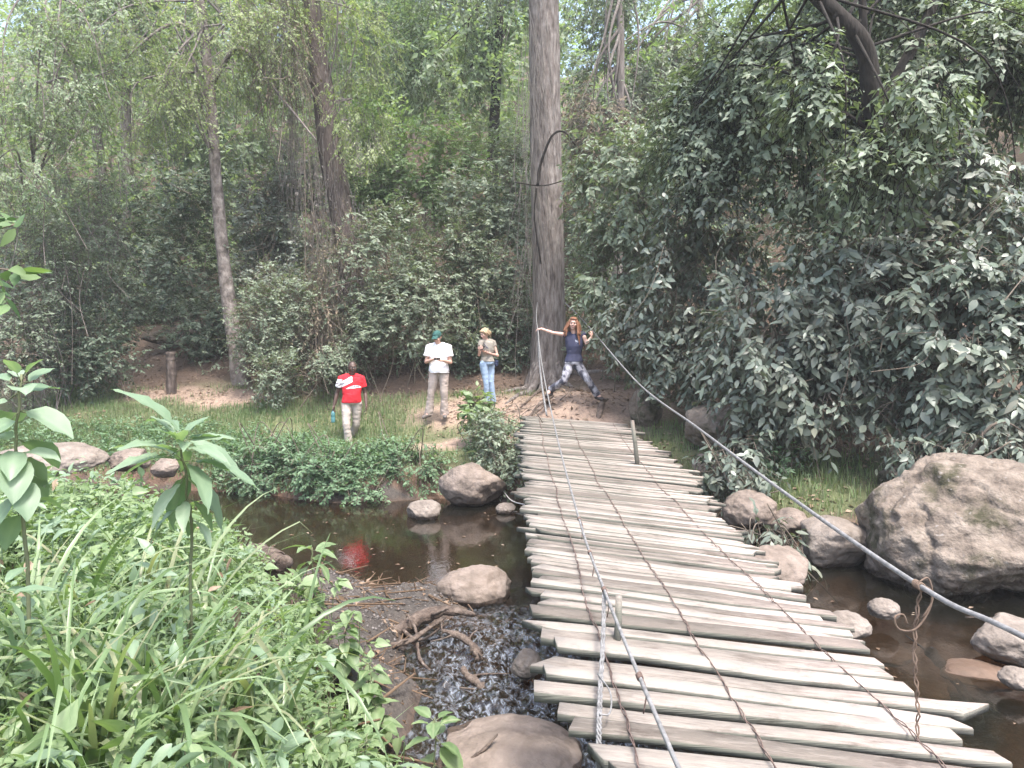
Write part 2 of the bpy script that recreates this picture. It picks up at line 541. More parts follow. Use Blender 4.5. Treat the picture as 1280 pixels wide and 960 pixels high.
def plank_extra(m, N, L, B, r, mp, tc):
    # weathered end grain and sides with a thin green-grey skin of algae
    g = N.new('ShaderNodeNewGeometry'); sx = N.new('ShaderNodeSeparateXYZ'); L.new(g.outputs['Normal'], sx.inputs[0])
    rr = ramp(N, [(.35, (1, 1, 1)), (.7, (0, 0, 0))]); L.new(sx.outputs[2], rr.inputs[0])
    mx = N.new('ShaderNodeMixRGB'); mx.blend_type = 'MIX'; mx.inputs[2].default_value = (.15, .155, .125, 1)
    ml = N.new('ShaderNodeMath'); ml.operation = 'MULTIPLY'; ml.inputs[1].default_value = .75
    L.new(rr.outputs[0], ml.inputs[0]); L.new(ml.outputs[0], mx.inputs[0]); L.new(r.outputs[0], mx.inputs[1])
    # walked-on middle is rubbed pale, outer ends stay greyer
    n = N.new('ShaderNodeTexNoise'); n.inputs['Scale'].default_value = 1.3; n.inputs['Detail'].default_value = 5
    L.new(tc.outputs['Object'], n.inputs[0])
    sp = N.new('ShaderNodeSeparateXYZ'); L.new(tc.outputs['Object'], sp.inputs[0])
    mr = N.new('ShaderNodeMapRange'); mr.inputs[1].default_value = .15; mr.inputs[2].default_value = .6; L.new(sp.outputs[0], mr.inputs[0])
    mr2 = N.new('ShaderNodeMapRange'); mr2.inputs[1].default_value = 2.1; mr2.inputs[2].default_value = 1.6; L.new(sp.outputs[0], mr2.inputs[0])
    mn = N.new('ShaderNodeMath'); mn.operation = 'MINIMUM'; L.new(mr.outputs[0], mn.inputs[0]); L.new(mr2.outputs[0], mn.inputs[1])
    mu = N.new('ShaderNodeMath'); mu.operation = 'MULTIPLY_ADD'; mu.inputs[2].default_value = .0; L.new(mn.outputs[0], mu.inputs[0]); mu.inputs[1].default_value = 1
    gr = N.new('ShaderNodeMixRGB'); gr.blend_type = 'MULTIPLY'; gr.inputs[2].default_value = (.72, .75, .74, 1)
    iv = N.new('ShaderNodeMath'); iv.operation = 'SUBTRACT'; iv.inputs[0].default_value = 1; L.new(mu.outputs[0], iv.inputs[1])
    L.new(iv.outputs[0], gr.inputs[0]); L.new(mx.outputs[0], gr.inputs[1])
    # damp stains and trodden-in mud
    n5 = N.new('ShaderNodeTexNoise'); n5.inputs['Scale'].default_value = 5.5; n5.inputs['Detail'].default_value = 9; n5.inputs['Roughness'].default_value = .72
    m5 = N.new('ShaderNodeMapping'); m5.inputs['Scale'].default_value = (.6, 1.6, 1.6); L.new(tc.outputs['Object'], m5.inputs[0]); L.new(m5.outputs[0], n5.inputs[0])
    r5 = ramp(N, [(.34, (.62, .59, .57)), (.47, (1, 1, 1)), (.70, (1.12, 1.1, 1.08))]); L.new(n5.outputs[0], r5.inputs[0])
    x5 = N.new('ShaderNodeMixRGB'); x5.blend_type = 'MULTIPLY'; x5.inputs[0].default_value = 1
    L.new(gr.outputs[0], x5.inputs[1]); L.new(r5.outputs[0], x5.inputs[2])
    L.new(x5.outputs[0], B.inputs['Base Color'])


M['plank'] = noisemat('plank', [(.165, .137, .117), (.25, .21, .182), (.30, .255, .223), (.345, .297, .262)], 3.0, (.7, 20, 20), .9, .7, 8, bdist=.008, rnd=.62, extra=plank_extra)
M['steel'] = noisemat('steel', [(.09, .088, .085), (.175, .172, .168), (.27, .265, .26)], 26, (1, 1, 1), .6, .5, 60, bdist=.004, spec=.35)
M['rusty'] = noisemat('rusty', [(.07, .045, .035), (.13, .09, .075), (.2, .15, .125)], 30, rough=.8, bump=.4, bdist=.004)
M['cord'] = noisemat('cord', [(.10, .07, .052), (.19, .135, .10)], 40, rough=.9, bump=.5, bdist=.004)
M['white_cord'] = noisemat('white_cord', [(.42, .40, .37), (.6, .58, .55)], 40, rough=.8, bump=.5, bdist=.004)

# terrain: colours per zone come with the mesh, fine grain from noise
tm, N_, L_, B_ = newmat('earth')
_a = N_.new('ShaderNodeAttribute'); _a.attribute_name = 'col'
_tc = N_.new('ShaderNodeTexCoord')
_n = N_.new('ShaderNodeTexNoise'); _n.inputs['Scale'].default_value = 16; _n.inputs['Detail'].default_value = 8; _n.inputs['Roughness'].default_value = .75
L_.new(_tc.outputs['Object'], _n.inputs[0])
_r = ramp(N_, [(.3, (.55, .52, .5)), (.5, (1, 1, 1)), (.72, (1.35, 1.3, 1.25))])
L_.new(_n.outputs[0], _r.inputs[0])
_m = N_.new('ShaderNodeMixRGB'); _m.blend_type = 'MULTIPLY'; _m.inputs[0].default_value = 1
L_.new(_a.outputs['Color'], _m.inputs[1]); L_.new(_r.outputs[0], _m.inputs[2]); L_.new(_m.outputs[0], B_.inputs['Base Color'])
B_.inputs['Roughness'].default_value = .92
B_.inputs['Specular IOR Level'].default_value = .2
_n2 = N_.new('ShaderNodeTexNoise'); _n2.inputs['Scale'].default_value = 34; _n2.inputs['Detail'].default_value = 6
L_.new(_tc.outputs['Object'], _n2.inputs[0])
_b = N_.new('ShaderNodeBump'); _b.inputs['Strength'].default_value = .6; _b.inputs['Distance'].default_value = .04
L_.new(_n2.outputs[0], _b.inputs['Height']); L_.new(_b.outputs[0], B_.inputs['Normal'])

# ------------------------------------------------------------------ ground
def axis(lo, hi, dense_lo, dense_hi, step, far):
    a = list(np.arange(dense_lo, dense_hi + 1e-6, step))
    s = step
    x = dense_hi
    up = []
    while x < hi:
        s = min(far, s * 1.12); x += s; up.append(min(x, hi))
    s = step; x = dense_lo; dn = []
    while x > lo:
        s = min(far, s * 1.12); x -= s; dn.append(max(x, lo))
    return np.array(dn[::-1] + a + up)


gx = axis(-85, 85, -9, 7.5, .09, 3)
gy = axis(-30, 118, 1.5, 18.5, .09, 3)
GX, GY = np.meshgrid(gx, gy)
fx, fy = GX.ravel(), GY.ravel()
gz = height(fx, fy)
V = np.stack([fx, fy, gz], 1)
nx_, ny_ = len(gx), len(gy)
ii = (np.arange(ny_ - 1)[:, None] * nx_ + np.arange(nx_ - 1)[None]).ravel()
Q = np.stack([ii, ii + 1, ii + 1 + nx_, ii + nx_], 1)
t_ = fy - np.interp(fx, FX, FY)
s_ = np.interp(fx, NX, NY) - fy
n1 = fbm(xy0(fx, fy, .7), 41, 4)
n2 = fbm(xy0(fx, fy, 2.0), 43, 4)
litter_c = np.array([.10, .072, .055]); grass_c = np.array([.10, .115, .055]); dirt_c = np.array([.27, .20, .155])
bed_c = np.array([.09, .055, .035]); grav_c = np.array([.07, .062, .055]); red_c = np.array([.12, .078, .056])
colr = np.repeat(litter_c[None], len(fx), 0) * (.75 + .6 * n2[:, None])


def blend(c, mask):
    global colr
    m = np.clip(mask, 0, 1)[:, None]
    colr = colr * (1 - m) + c * (.75 + .5 * n2[:, None]) * m


def blob(x0, y0, rx, ry, pw=1.0):
    d = ((fx - x0) / rx) ** 2 + ((fy - y0) / ry) ** 2
    return smooth(1.25, .55, np.sqrt(d) + (n2 - .5) * .9)


blend(grass_c, smooth(.2, .8, t_) * smooth(5.2, 3.6, t_ + (n1 - .5) * 2) * smooth(3.6, 2.6, fx) * .9)
blend(grass_c, blob(3.9, 10.4, 1.5, 1.2))
blend(dirt_c, blob(1.0, 14.3, 1.9, 2.0)); blend(dirt_c, blob(-.7, 15.6, 1.5, .9)); blend(dirt_c, blob(-1.3, 13.7, .7, .5))
blend(dirt_c, blob(-6.3, 16.9, 1.25, .6)); blend(dirt_c * .85, blob(-7.9, 17.4, 1.2, .55)); blend(dirt_c * .5, blob(-9.3, 20.2, .8, 2.4)); blend(dirt_c * .45, blob(-10.6, 23, .9, 2.4))
blend(dirt_c * .75, blob(-4.7, 14.3, .35, .7))
blend(red_c, smooth(.55, .1, t_) * smooth(-.05, .05, t_))
blend(grass_c * .8, smooth(.6, 1.3, s_) * .8)
blend(red_c * .8, smooth(.6, .0, s_) * smooth(-.1, .05, s_))
inw = np.where((t_ < 0.02) & (s_ < .02), 1.0, 0.0)
blend(bed_c, inw)
blend(grav_c, inw * smooth(-.06, .06, gz))
me = npmesh('ground', V, Q, None, tm, None, colr)
setp(obj('ground', me), 'sloping stream banks and forest floor of bare earth, litter and thin turf', None, None, 'structure')

# ------------------------------------------------------------------ water
wm, N_, L_, B_ = newmat('stream_water')
N_.remove(B_)
out_ = N_['Material Output']
tr = N_.new('ShaderNodeBsdfTransparent'); tr.inputs[0].default_value = (.44, .37, .28, 1)
df = N_.new('ShaderNodeBsdfDiffuse'); df.inputs[0].default_value = (.042, .042, .03, 1)
m0 = N_.new('ShaderNodeMixShader'); m0.inputs[0].default_value = .13
L_.new(tr.outputs[0], m0.inputs[1]); L_.new(df.outputs[0], m0.inputs[2])
gl = N_.new('ShaderNodeBsdfGlossy'); gl.inputs['Roughness'].default_value = .055; gl.inputs[0].default_value = (1, 1, 1, 1)
fr = N_.new('ShaderNodeFresnel'); fr.inputs[0].default_value = 1.5
m1 = N_.new('ShaderNodeMixShader')
L_.new(fr.outputs[0], m1.inputs[0]); L_.new(m0.outputs[0], m1.inputs[1]); L_.new(gl.outputs[0], m1.inputs[2])
glint = N_.new('ShaderNodeBsdfDiffuse'); glint.inputs[0].default_value = (.40, .44, .50, 1)  # pale bluish flecks: sky glints of the rapids painted in as diffuse colour
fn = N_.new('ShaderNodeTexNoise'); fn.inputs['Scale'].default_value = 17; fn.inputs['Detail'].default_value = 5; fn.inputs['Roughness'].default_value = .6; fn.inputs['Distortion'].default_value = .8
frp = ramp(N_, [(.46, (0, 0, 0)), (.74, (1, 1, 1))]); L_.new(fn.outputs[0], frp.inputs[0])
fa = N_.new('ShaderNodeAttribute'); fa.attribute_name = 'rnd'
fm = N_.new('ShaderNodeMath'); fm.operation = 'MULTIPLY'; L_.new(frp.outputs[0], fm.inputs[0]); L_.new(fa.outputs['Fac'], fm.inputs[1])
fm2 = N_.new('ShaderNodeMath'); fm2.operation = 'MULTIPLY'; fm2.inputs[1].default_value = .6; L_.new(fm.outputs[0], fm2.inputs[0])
m2 = N_.new('ShaderNodeMixShader'); L_.new(fm2.outputs[0], m2.inputs[0]); L_.new(m1.outputs[0], m2.inputs[1]); L_.new(glint.outputs[0], m2.inputs[2])
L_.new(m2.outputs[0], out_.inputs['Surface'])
tc = N_.new('ShaderNodeTexCoord')
a = N_.new('ShaderNodeAttribute'); a.attribute_name = 'rnd'
nz = N_.new('ShaderNodeTexNoise'); nz.inputs['Scale'].default_value = 9; nz.inputs['Detail'].default_value = 4; nz.inputs['Distortion'].default_value = 1.2
mp = N_.new('ShaderNodeMapping'); mp.inputs['Scale'].default_value = (1.5, .8, 1); mp.inputs['Rotation'].default_value = (0, 0, .5)
L_.new(tc.outputs['Object'], mp.inputs[0]); L_.new(mp.outputs[0], nz.inputs[0]); L_.new(mp.outputs[0], fn.inputs[0])
bs = N_.new('ShaderNodeMath'); bs.operation = 'MULTIPLY_ADD'; bs.inputs[1].default_value = .5; bs.inputs[2].default_value = .05
L_.new(a.outputs['Fac'], bs.inputs[0])
bp = N_.new('ShaderNodeBump'); bp.inputs['Distance'].default_value = .03
L_.new(bs.outputs[0], bp.inputs['Strength']); L_.new(nz.outputs[0], bp.inputs['Height'])
L_.new(bp.outputs[0], gl.inputs['Normal']); L_.new(bp.outputs[0], fr.inputs['Normal'])
wx = axis(-60, 40, -1.1, 1.4, .022, 3); wy = axis(-28, 20, 2.8, 7.3, .03, 3)
WX, WY = np.meshgrid(wx, wy)
a_, b_ = WX.ravel(), WY.ravel()
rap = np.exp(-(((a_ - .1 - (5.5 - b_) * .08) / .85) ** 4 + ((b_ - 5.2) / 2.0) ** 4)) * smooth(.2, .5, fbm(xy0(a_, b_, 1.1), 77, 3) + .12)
wz = (fbm(np.stack([a_ * 6.5 + b_ * 2, b_ * 4 - a_ * 2, 0 * a_], 1) + .35 * np.stack([fbm(xy0(a_, b_, 5), 3, 2), fbm(xy0(a_, b_, 5), 4, 2), 0 * a_], 1), 71, 4) - .5) * .17 * rap
n_ = len(wx)
ii = (np.arange(len(wy) - 1)[:, None] * n_ + np.arange(n_ - 1)[None]).ravel()
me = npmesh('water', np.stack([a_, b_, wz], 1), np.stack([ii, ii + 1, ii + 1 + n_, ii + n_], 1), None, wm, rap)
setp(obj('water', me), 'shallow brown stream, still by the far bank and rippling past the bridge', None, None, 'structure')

# ------------------------------------------------------------------ rocks
def rock(name, label, px, py, d, w, h, dep, mat='stone', seed=1, rz=0.0, cuts=5, z=None, cat='rock', lump=.35, sub=5):
    """px, py is the middle of the stone in the photograph; sizes in metres"""
    c = at(px, py, d)
    if z is not None: c[2] = z
    bm = bmesh.new()
    bmesh.ops.create_icosphere(bm, subdivisions=sub, radius=1)
    P = np.array([v.co[:] for v in bm.verts])
    rg = np.random.default_rng(seed)
    for k in range(cuts):
        n = nrm(rg.normal(size=3)); dd = .62 + .28 * rg.random()
        q = P @ n - dd
        P = P - np.where(q > 0, q, 0)[:, None] * n * .85
    P = P * (1 + lump * (fbm(P * 1.3 + seed * 3.1, seed, 4) - .5)[:, None]) + nrm(P) * ((fbm(P * 5 + seed, seed + 3, 4) - .5) * (.17 if cat == 'boulder' else .15) - .05 * (cat == 'boulder') * smooth(.05, 0, np.abs(fbm(P * 1.6 + 9 + seed, seed + 8, 3) - .5)))[:, None]
    P = P * np.array([w / 2, dep / 2, h / 2])
    for v, p in zip(bm.verts, P): v.co = p
    me = bpy.data.meshes.new(name)
    bm.to_mesh(me); bm.free()
    me.polygons.foreach_set('use_smooth', np.ones(len(me.polygons), bool))
    me.materials.append(M[mat])
    o = obj(name, me)
    o.location = c; o.rotation_euler = (0, 0, rz)
    return setp(o, label, cat)


rock('boulder', 'huge mossy grey boulder at the water on the right bank', 1210, 672, 8.1, 2.25, 1.75, 2.2, 'rock', 21, .3, 6, sub=6, cat='boulder')
rock('boulder', 'weathered stone slab lying above and behind the huge mossy boulder', 1180, 605, 9.6, 1.5, .7, 1.4, 'rock', 8, .2, cat='boulder')
rock('rock', 'grey wedge rock undercut by shade between the bridge and huge boulder', 1040, 680, 8.6, .85, .62, .9, 'stone', 5, .4, 6)
rock('rock', 'small rounded brown rock wedged under the grass behind the wedge rock', 985, 652, 9.3, .46, .34, .5, 'red_stone', 6)
rock('rock', 'reddish slanting rock touching the right ends of the planks', 935, 640, 9.6, .62, .55, .8, 'red_stone', 9, .5)
rock('rock', 'flat pinkish rock poking out beside the bridge below a leafy sprig', 968, 712, 7.9, .75, .5, .9, 'red_stone', 12, .2)
rock('rock', 'reddish rock near the far bridge end under leafy stems', 893, 585, 11.0, .6, .5, .7, 'red_stone', 15)
rock('rock', 'small pale dome of rock standing in brown water before the boulder', 1105, 762, 6.6, .27, .2, .25, 'stone', 17, 0, 3)
rock('rock', 'wet dark rock half hidden by the right plank ends', 1058, 782, 6.0, .35, .2, .35, 'stone', 18, 0, 3)
rock('rock', 'pale half wet rock at the right edge of the brown pool', 1262, 800, 5.9, .62, .36, .6, 'stone', 19, .4, 4)
rock('rock', 'rust brown submerged stone next to the pale half wet rock', 1222, 806, 5.7, .5, .16, .5, 'brown_stone', 22, 0, 3, z=-.03)
rock('rock', 'low wet stone barely breaking the water at lower right', 1274, 848, 5.3, .25, .14, .25, 'stone', 23, 0, 3)
rock('rock', 'brown stone under the shallow water right of the bridge', 1105, 795, 6.2, .5, .12, .4, 'brown_stone', 24, 0, 3, z=-.08)
rock('rock', 'dark sunken stone under shallow water below hanging cord', 1150, 830, 5.6, .55, .12, .4, 'brown_stone', 26, 0, 3, z=-.1)
rock('rock', 'big tan rock at the foot of the far bank beside climbing plants', 590, 606, 11.9, 1.02, .72, .9, 'red_stone', 31, .1, 5)
rock('rock', 'pale round stone alone in the middle of the still pool', 531, 656, 10.9, .5, .36, .42, 'stone', 32, 0, 4, z=.07)
rock('rock', 'tiny pale stone in the pool by the left plank ends', 632, 648, 11.2, .3, .2, .26, 'stone', 33, 0, 3, z=.04)
rock('rock', 'smooth brown rock at the end of the gravel bar', 592, 748, 7.4, .76, .46, .62, 'red_stone', 34, .2, 6, z=.07)
rock('rock', 'small brown rock in the rapids by the plank ends', 657, 830, 5.6, .24, .2, .3, 'stone', 35, .2, 4)
rock('rock', 'broad pinkish rock at the bottom below the rapids', 630, 965, 4.45, 1.0, .22, .85, 'red_stone', 36, -.35, 9, z=.03)
rock('rock', 'large pale flat rock seen over the foreground leaves', 62, 578, 11.6, 1.6, .6, 1.2, 'stone', 37, .15, 6)
rock('rock', 'low brown rock at the eroded edge of the far turf', 165, 575, 12.3, .7, .36, .7, 'red_stone', 38, .1, 5)
rock('rock', 'dark stone under the eroded bank right of the low brown rock', 208, 585, 12.2, .5, .32, .5, 'red_stone', 39, .1, 5)
rock('boulder', 'dark shaded rock outcrop beneath the drooping shrubs', 905, 533, 11.9, 1.35, .75, 1.0, 'rock', 41, -.1, 5, cat='boulder')
rock('boulder', 'upright grey rock beside the far right corner of the bridge', 806, 512, 13.6, .55, .75, .6, 'rock', 42, .1, 5, cat='boulder')
rock('rock', 'dark mossy ledge rock beside the dirt trail steps', 200, 423, 20.3, .9, .4, .8, 'rock', 43, 0, 5)
rock('rock', 'flat dark stone step on the steep dirt trail', 150, 425, 20.6, .6, .22, .6, 'rock', 44, 0, 5)

# ------------------------------------------------------------------ bridge
def zl(y): return np.interp(y, [0, 3, 6, 9, 11, 13.4], [1.06, 1.0, .98, 1.0, 1.08, 1.27])
def zr(y): return np.interp(y, [0, 3, 6, 9, 11, 13.4], [.84, .76, .74, .80, .92, 1.14])
def deck(x, y): return zl(y) + (zr(y) - zl(y)) * (x - .15) / 1.9


br = thing('footbridge', (1.1, 1.4, 1.0), 'narrow sagging footbridge of uneven weathered planks wired to steel cables', 'bridge')
bag = Bag()
rb = random.Random(5)
y = 1.35
gaps = {2.95: .06, 3.5: .075, 3.98: .10, 4.75: .03, 6.3: .03, 8.9: .04}
while y < 13.15:
    nearf = max(0, min(1, (5.5 - y) / 2))
    w = rb.uniform(.06, .10) + nearf * rb.uniform(.025, .055)
    gap = rb.uniform(.005, .016) + nearf * rb.uniform(.0, .022)
    if rb.random() < .08: gap += rb.uniform(.02, .05)
    for g_ in [g_ for g_ in gaps if y > g_]: gap += gaps.pop(g_)
    th = rb.uniform(.03, .05)
    x0 = .17 + rb.gauss(0, .04) - (.05 if rb.random() < .3 else 0) + .06 * max(0, (y - 11) / 2)
    x1 = 2.03 + rb.gauss(0, .045) + .26 * math.exp(-((y - 9.8) / 1.6) ** 2) - .1 * max(0, (y - 11.5) / 2) + (rb.uniform(.05, .22) if rb.random() < .18 else 0)
    if rb.random() < .07: x1 -= rb.uniform(.1, .3)
    if 2.85 < y < 3.05: x0 += .05
    if y < 2.75: x0 += .22
    sk = rb.gauss(0, .022) + nearf * rb.gauss(0, .026) - .05 * max(0, (y - 8) / 4)
    n = 15
    xs = np.linspace(x0, x1, n)
    yc = y + w / 2 + (xs - 1.1) * sk + np.sin(xs * 1.7 + y * 9) * .008
    zc = deck(xs, yc) + rb.gauss(0, .005) + (xs - 1.1) * rb.gauss(0, .006) + (vnoise(np.stack([xs * 1.5, 0 * xs + y * 7, 0 * xs], 1), 3) - .5) * .022
    hw = w / 2 * (1 + (vnoise(np.stack([xs * 3, 0 * xs + y * 3, 0 * xs], 1), 9) - .5) * .16)
    ex0, ex1 = rb.gauss(0, .04), rb.gauss(0, .04)
    roll = rb.gauss(0, .035)
    V = []
    for i in range(n):
        e = ex0 if i == 0 else (ex1 if i == n - 1 else 0)
        b = .006
        for (dy, dz) in ((-1, -th), (-1, -b), (-1 + b / hw[i], 0), (1 - b / hw[i], 0), (1, -b), (1, -th)):
            V.append((xs[i] + e * dy, yc[i] + dy * hw[i], zc[i] + dz + dy * hw[i] * roll))
    V = np.array(V)
    q = []
    for i in range(n - 1):
        for k in range(6):
            a0, a1 = i * 6 + k, i * 6 + (k + 1) % 6
            q.append((a0, a0 + 6, a1 + 6, a1))
    e = (n - 1) * 6
    q += [(0, 1, 4, 5), (1, 2, 3, 4), (e + 5, e + 4, e + 1, e), (e + 4, e + 3, e + 2, e + 1)]
    bag.add(V, np.array(q), None, rb.random())
    y += w + gap
bag.build('deck', M['plank'], br, sm=False)
for X in (.42, 1.05, 1.72):
    ys = np.linspace(.6, 13.7, 60)
    b = Bag(); b.tube(np.stack([0 * ys + X, ys, deck(X, ys) - .062], 1), .012, 7); b.build('bearing_cable', M['steel'], br)
for X in (.46, 1.0, 1.74):
    ys = np.linspace(1.5, 13.1, 420)
    wv = np.sin(ys * 2 * math.pi / .13)
    b = Bag()
    for ph in (0, 1.9):
        P = np.stack([X + .005 * np.sin(ys * 25 + ph) + .05 * (fbm(xy0(ys, ys * 0, 1.5), int(X * 50), 2) - .5), ys, deck(X, ys) + .006 + .006 * np.sin(ys * 31 + ph)], 1)
        b.tube(P, .0028, 5)
    b.build('lashing_wire', M['rusty'], br)
# short upright stakes nailed to the deck
p0 = at(771, 812, 3.95); p0[2] = deck(p0[0], p0[1]) - .05
b = Bag(); b.tube([p0, p0 + np.array([.01, .02, .14]), p0 + np.array([.012, .03, .27])], [.022, .021, .018], 7, lump=.2); b.build('stake', M['plank'], br)
p0 = np.array([1.68, 10.1, deck(1.68, 10.1) - .05])
b = Bag(); b.tube([p0, p0 + np.array([-.03, .02, .3]), p0 + np.array([-.07, .03, .63])], [.03, .028, .024], 7, lump=.2); b.build('stake', M['plank'], br)

# handrail cables
LH = at(672, 411, 14.0); RH = at(741, 414, 14.0)
lp = [(.56, 1.2, 1.19), (.52, 2.4, 1.175), (.5, 4.06, 1.17), (.5, 5.6, 1.2), (.5, 8.6, 1.50), (.46, 11.5, 2.15), tuple(LH), (.49, 15.3, 3.05), (.56, 16.85, 3.42)]
b = Bag(); P = spline(lp, 90)
b.tube(P, .0088, 7)
tl = thing('hand_cable', (0.5, 4, 1.17), 'pale twisted cable sagging low along the left side of the bridge', 'cable')
b.build('cable', M['steel'], tl)
b = Bag()
P2 = spline([(.5, 4.06, 1.16), (.44, 3.6, 1.09), (.375, 3.15, 1.045), (.345, 2.93, 1.03), (.335, 2.86, .96), (.33, 2.84, .86)], 40)
for k in range(3):
    ph = k * 2.1 + np.arange(len(P2)) * 1.3
    b.tube(P2 + np.stack([np.cos(ph) * .008, np.sin(ph) * .004, 0 * ph], 1), .0052, 6)
b.tube(spline([(.345, 2.93, 1.04), (.39, 2.96, 1.03), (.41, 3.1, 1.05), (.375, 3.25, 1.06)], 16), .004, 5)
b.build('tail', M['steel'], tl)
for yy in (5.55, 4.75, 4.06, 3.05):
    i = int(np.argmin(abs(P[:, 1] - yy)))
    c = P[i]; b = Bag()
    for k in range(4):
        a = np.linspace(0, 2 * math.pi, 13)
        b.tube(np.stack([c[0] + .0115 * np.cos(a), c[1] + (k - 1.5) * .012 + .006 * np.sin(a * 2), c[2] + .0115 * np.sin(a)], 1), .0032, 5, cap=False)
    b.tube(spline([c + [0.015, 0, -.015], c + [.03, .01, -.07], c + [.02, .02, -.16]], 8), .0035, 5)
    b.build('binding', M['rusty'], tl)
# the left cable is tied down to the deck end by a second rope
b = Bag(); b.tube(spline([tuple(LH + np.array([0.01, -.03, -.02])), (.5, 13.85, 2.2), (.54, 13.6, 1.75), (.6, 13.1, 1.27)], 24), .018, 7)
b.build('tie_down', M['steel'], tl)
rp = [(1.95, 1.2, 1.47), (1.82, 2.67, 1.46), (1.74, 3.2, 1.47), (1.8, 4.96, 1.52), (1.82, 7.4, 1.68), (1.78, 10.7, 1.95), tuple(RH), (1.36, 15.6, 3.08), (1.17, 16.95, 3.42)]
b = Bag(); PR = spline(rp, 90); b.tube(PR, .0115, 8)
trr = thing('hand_cable', (1.74, 3.2, 1.47), 'taut grey cable running high above the right side of the bridge', 'cable')
b.build('cable', M['steel'], trr)
c = PR[int(np.argmin(abs(PR[:, 1] - 3.2)))]
b = Bag()
for k in range(5):
    a = np.linspace(0, 2 * math.pi, 13)
    b.tube(np.stack([c[0] + .015 * np.cos(a), c[1] + (k - 2) * .012 + .006 * np.sin(a), c[2] + .015 * np.sin(a)], 1), .0038, 5, cap=False)
bx = deck(c[0], c[1])
for o_ in (-.008, .008):
    zz = np.linspace(c[2], bx - .05, 30)
    b.tube(np.stack([c[0] + o_ * np.cos(zz * 60) + .012 * np.sin(zz * 9), c[1] + .008 * np.sin(zz * 60), zz], 1), .0036, 5)
b.tube(spline([c, c + [.05, 0, -.02], c + [.05, .0, -.10], c + [-.01, .0, -.19], c + [-.08, .0, -.19], c + [-.10, .0, -.14], c + [-.06, .01, -.13], c + [-.04, .01, -.17]], 40), .0042, 6)
b.tube(spline([c + [0, 0, .015], c + [.04, 0, .03], c + [.06, 0, -.06], c + [.02, 0, -.14]], 16), .004, 6)
h = thing('hanging_cord', c, 'frayed brown cord with a loop tied from right cable to a plank', 'cord')
b.build('cord', M['cord'], h)
# thin pale cords from the left plank ends to the far bank
b = Bag(); b.tube(spline([at(662, 632, 11.3), at(640, 626, 11.6), at(628, 612, 11.9)], 12), .008, 5); b.tube(spline([at(660, 642, 11.2), at(635, 639, 11.3), at(612, 645, 11.4)], 12), .006, 5)
setp(b.build('guy_line', M['white_cord']), 'thin pale lines tied from left plank ends down to the pool', 'rope')

# ------------------------------------------------------------------ trees and shrubs
CNT = [100]


def px_lobes(L):
    """lobes measured in the photograph: (px, py, distance, rx px, ry px, depth m)"""
    out = []
    for (px, py, d, rx, ry, dp) in L:
        c = at(px, py, d)
        out.append((*c, rx * d / FPX, dp, ry * d / FPX))
    return out


def plant(name, label, cat, lobes, leaf, n, k, size, twig=.35, droop=.5, tmpl=KITE, shell=.45, gap=.3, gfreq=1.1, base=None, stems=10,
          stem_r=.03, stem_mat='twig', group=None, seed=None, root=None, crown='crown', strands=0, sw=1.0, bases=None):
    CNT[0] += 1
    sd = seed or CNT[0]
    if tmpl is KITE and size >= .095: n, size, twig = int(n * 2.0), size * .8, twig * .85
    elif tmpl is OVATE and size >= .12: n, size = int(n * 1.7), size * .92
    rng = np.random.default_rng(sd)
    L = px_lobes(lobes)
    A = np.array(L)
    if base is None:
        cx, cy = float(np.average(A[:, 0])), float(np.average(A[:, 1]))
        base = np.array([cx, cy + .2, hz(cx, cy + .2)])
    if root is None:
        root = thing(name, base, label, cat, group)
    C, O = lobe_points(L, n, rng, shell, gap, gfreq, sd)
    P, D, Nn, S, a, b = spray(C, O, k, twig, size, droop, rng)
    W = .75 + .5 * rng.random(len(P))
    V, Q, at_ = leaves(tmpl, P, D, Nn, S, W * sw, sd)
    # neighbouring leaves on a branch share a tone
    tone = vnoise(P * 1.7, sd)
    at_ = np.clip(.45 * at_ + .55 * np.repeat(tone, len(tmpl[0])), 0, 1)
    obj(crown, npmesh(crown, local(root, V), Q, None, leaf if not isinstance(leaf, str) else M[leaf], at_), root)
    bag = Bag()
    sv, sq = segs(a, b, .0035 + size * .02, .002 + size * .006)
    bag.add(sv, sq)
    if stems:
        idx = rng.choice(len(C), size=min(stems, len(C)), replace=False)
        for i in idx:
            e = C[i]
            if bases is not None:
                bb = spline(bases, 30); bs = bb[rng.integers(len(bb))]
            else:
                bs = base + np.append(rng.normal(size=2) * .3, -.05); bs[2] += hz(bs[0], bs[1]) - hz(base[0], base[1]) if base[2] < hz(base[0], base[1]) + .3 else 0
            mid = bs * .45 + e * .55 + rng.normal(size=3) * .25 + np.array([0, 0, .25])
            Pp = spline([bs, mid, e], 12)
            bag.tube(Pp, np.linspace(stem_r, .006, len(Pp)), 5, cap=False)
    for i in range(strands):
        j = rng.integers(len(C)); l = rng.uniform(.5, 1.8)
        s0 = C[j] + rng.normal(size=3) * .1
        dr = rng.normal(size=3) * .35 + np.array([0, 0, -1.0]); 
        Pp = spline([s0, s0 + dr * l * .5 + rng.normal(size=3) * .1, s0 + dr * l + np.array([rng.normal() * .25, 0, .1])], 9)
        bag.tube(Pp, rng.uniform(.004, .009), 4, cap=False)
    bag.build('stem', M[stem_mat], root)
    return root


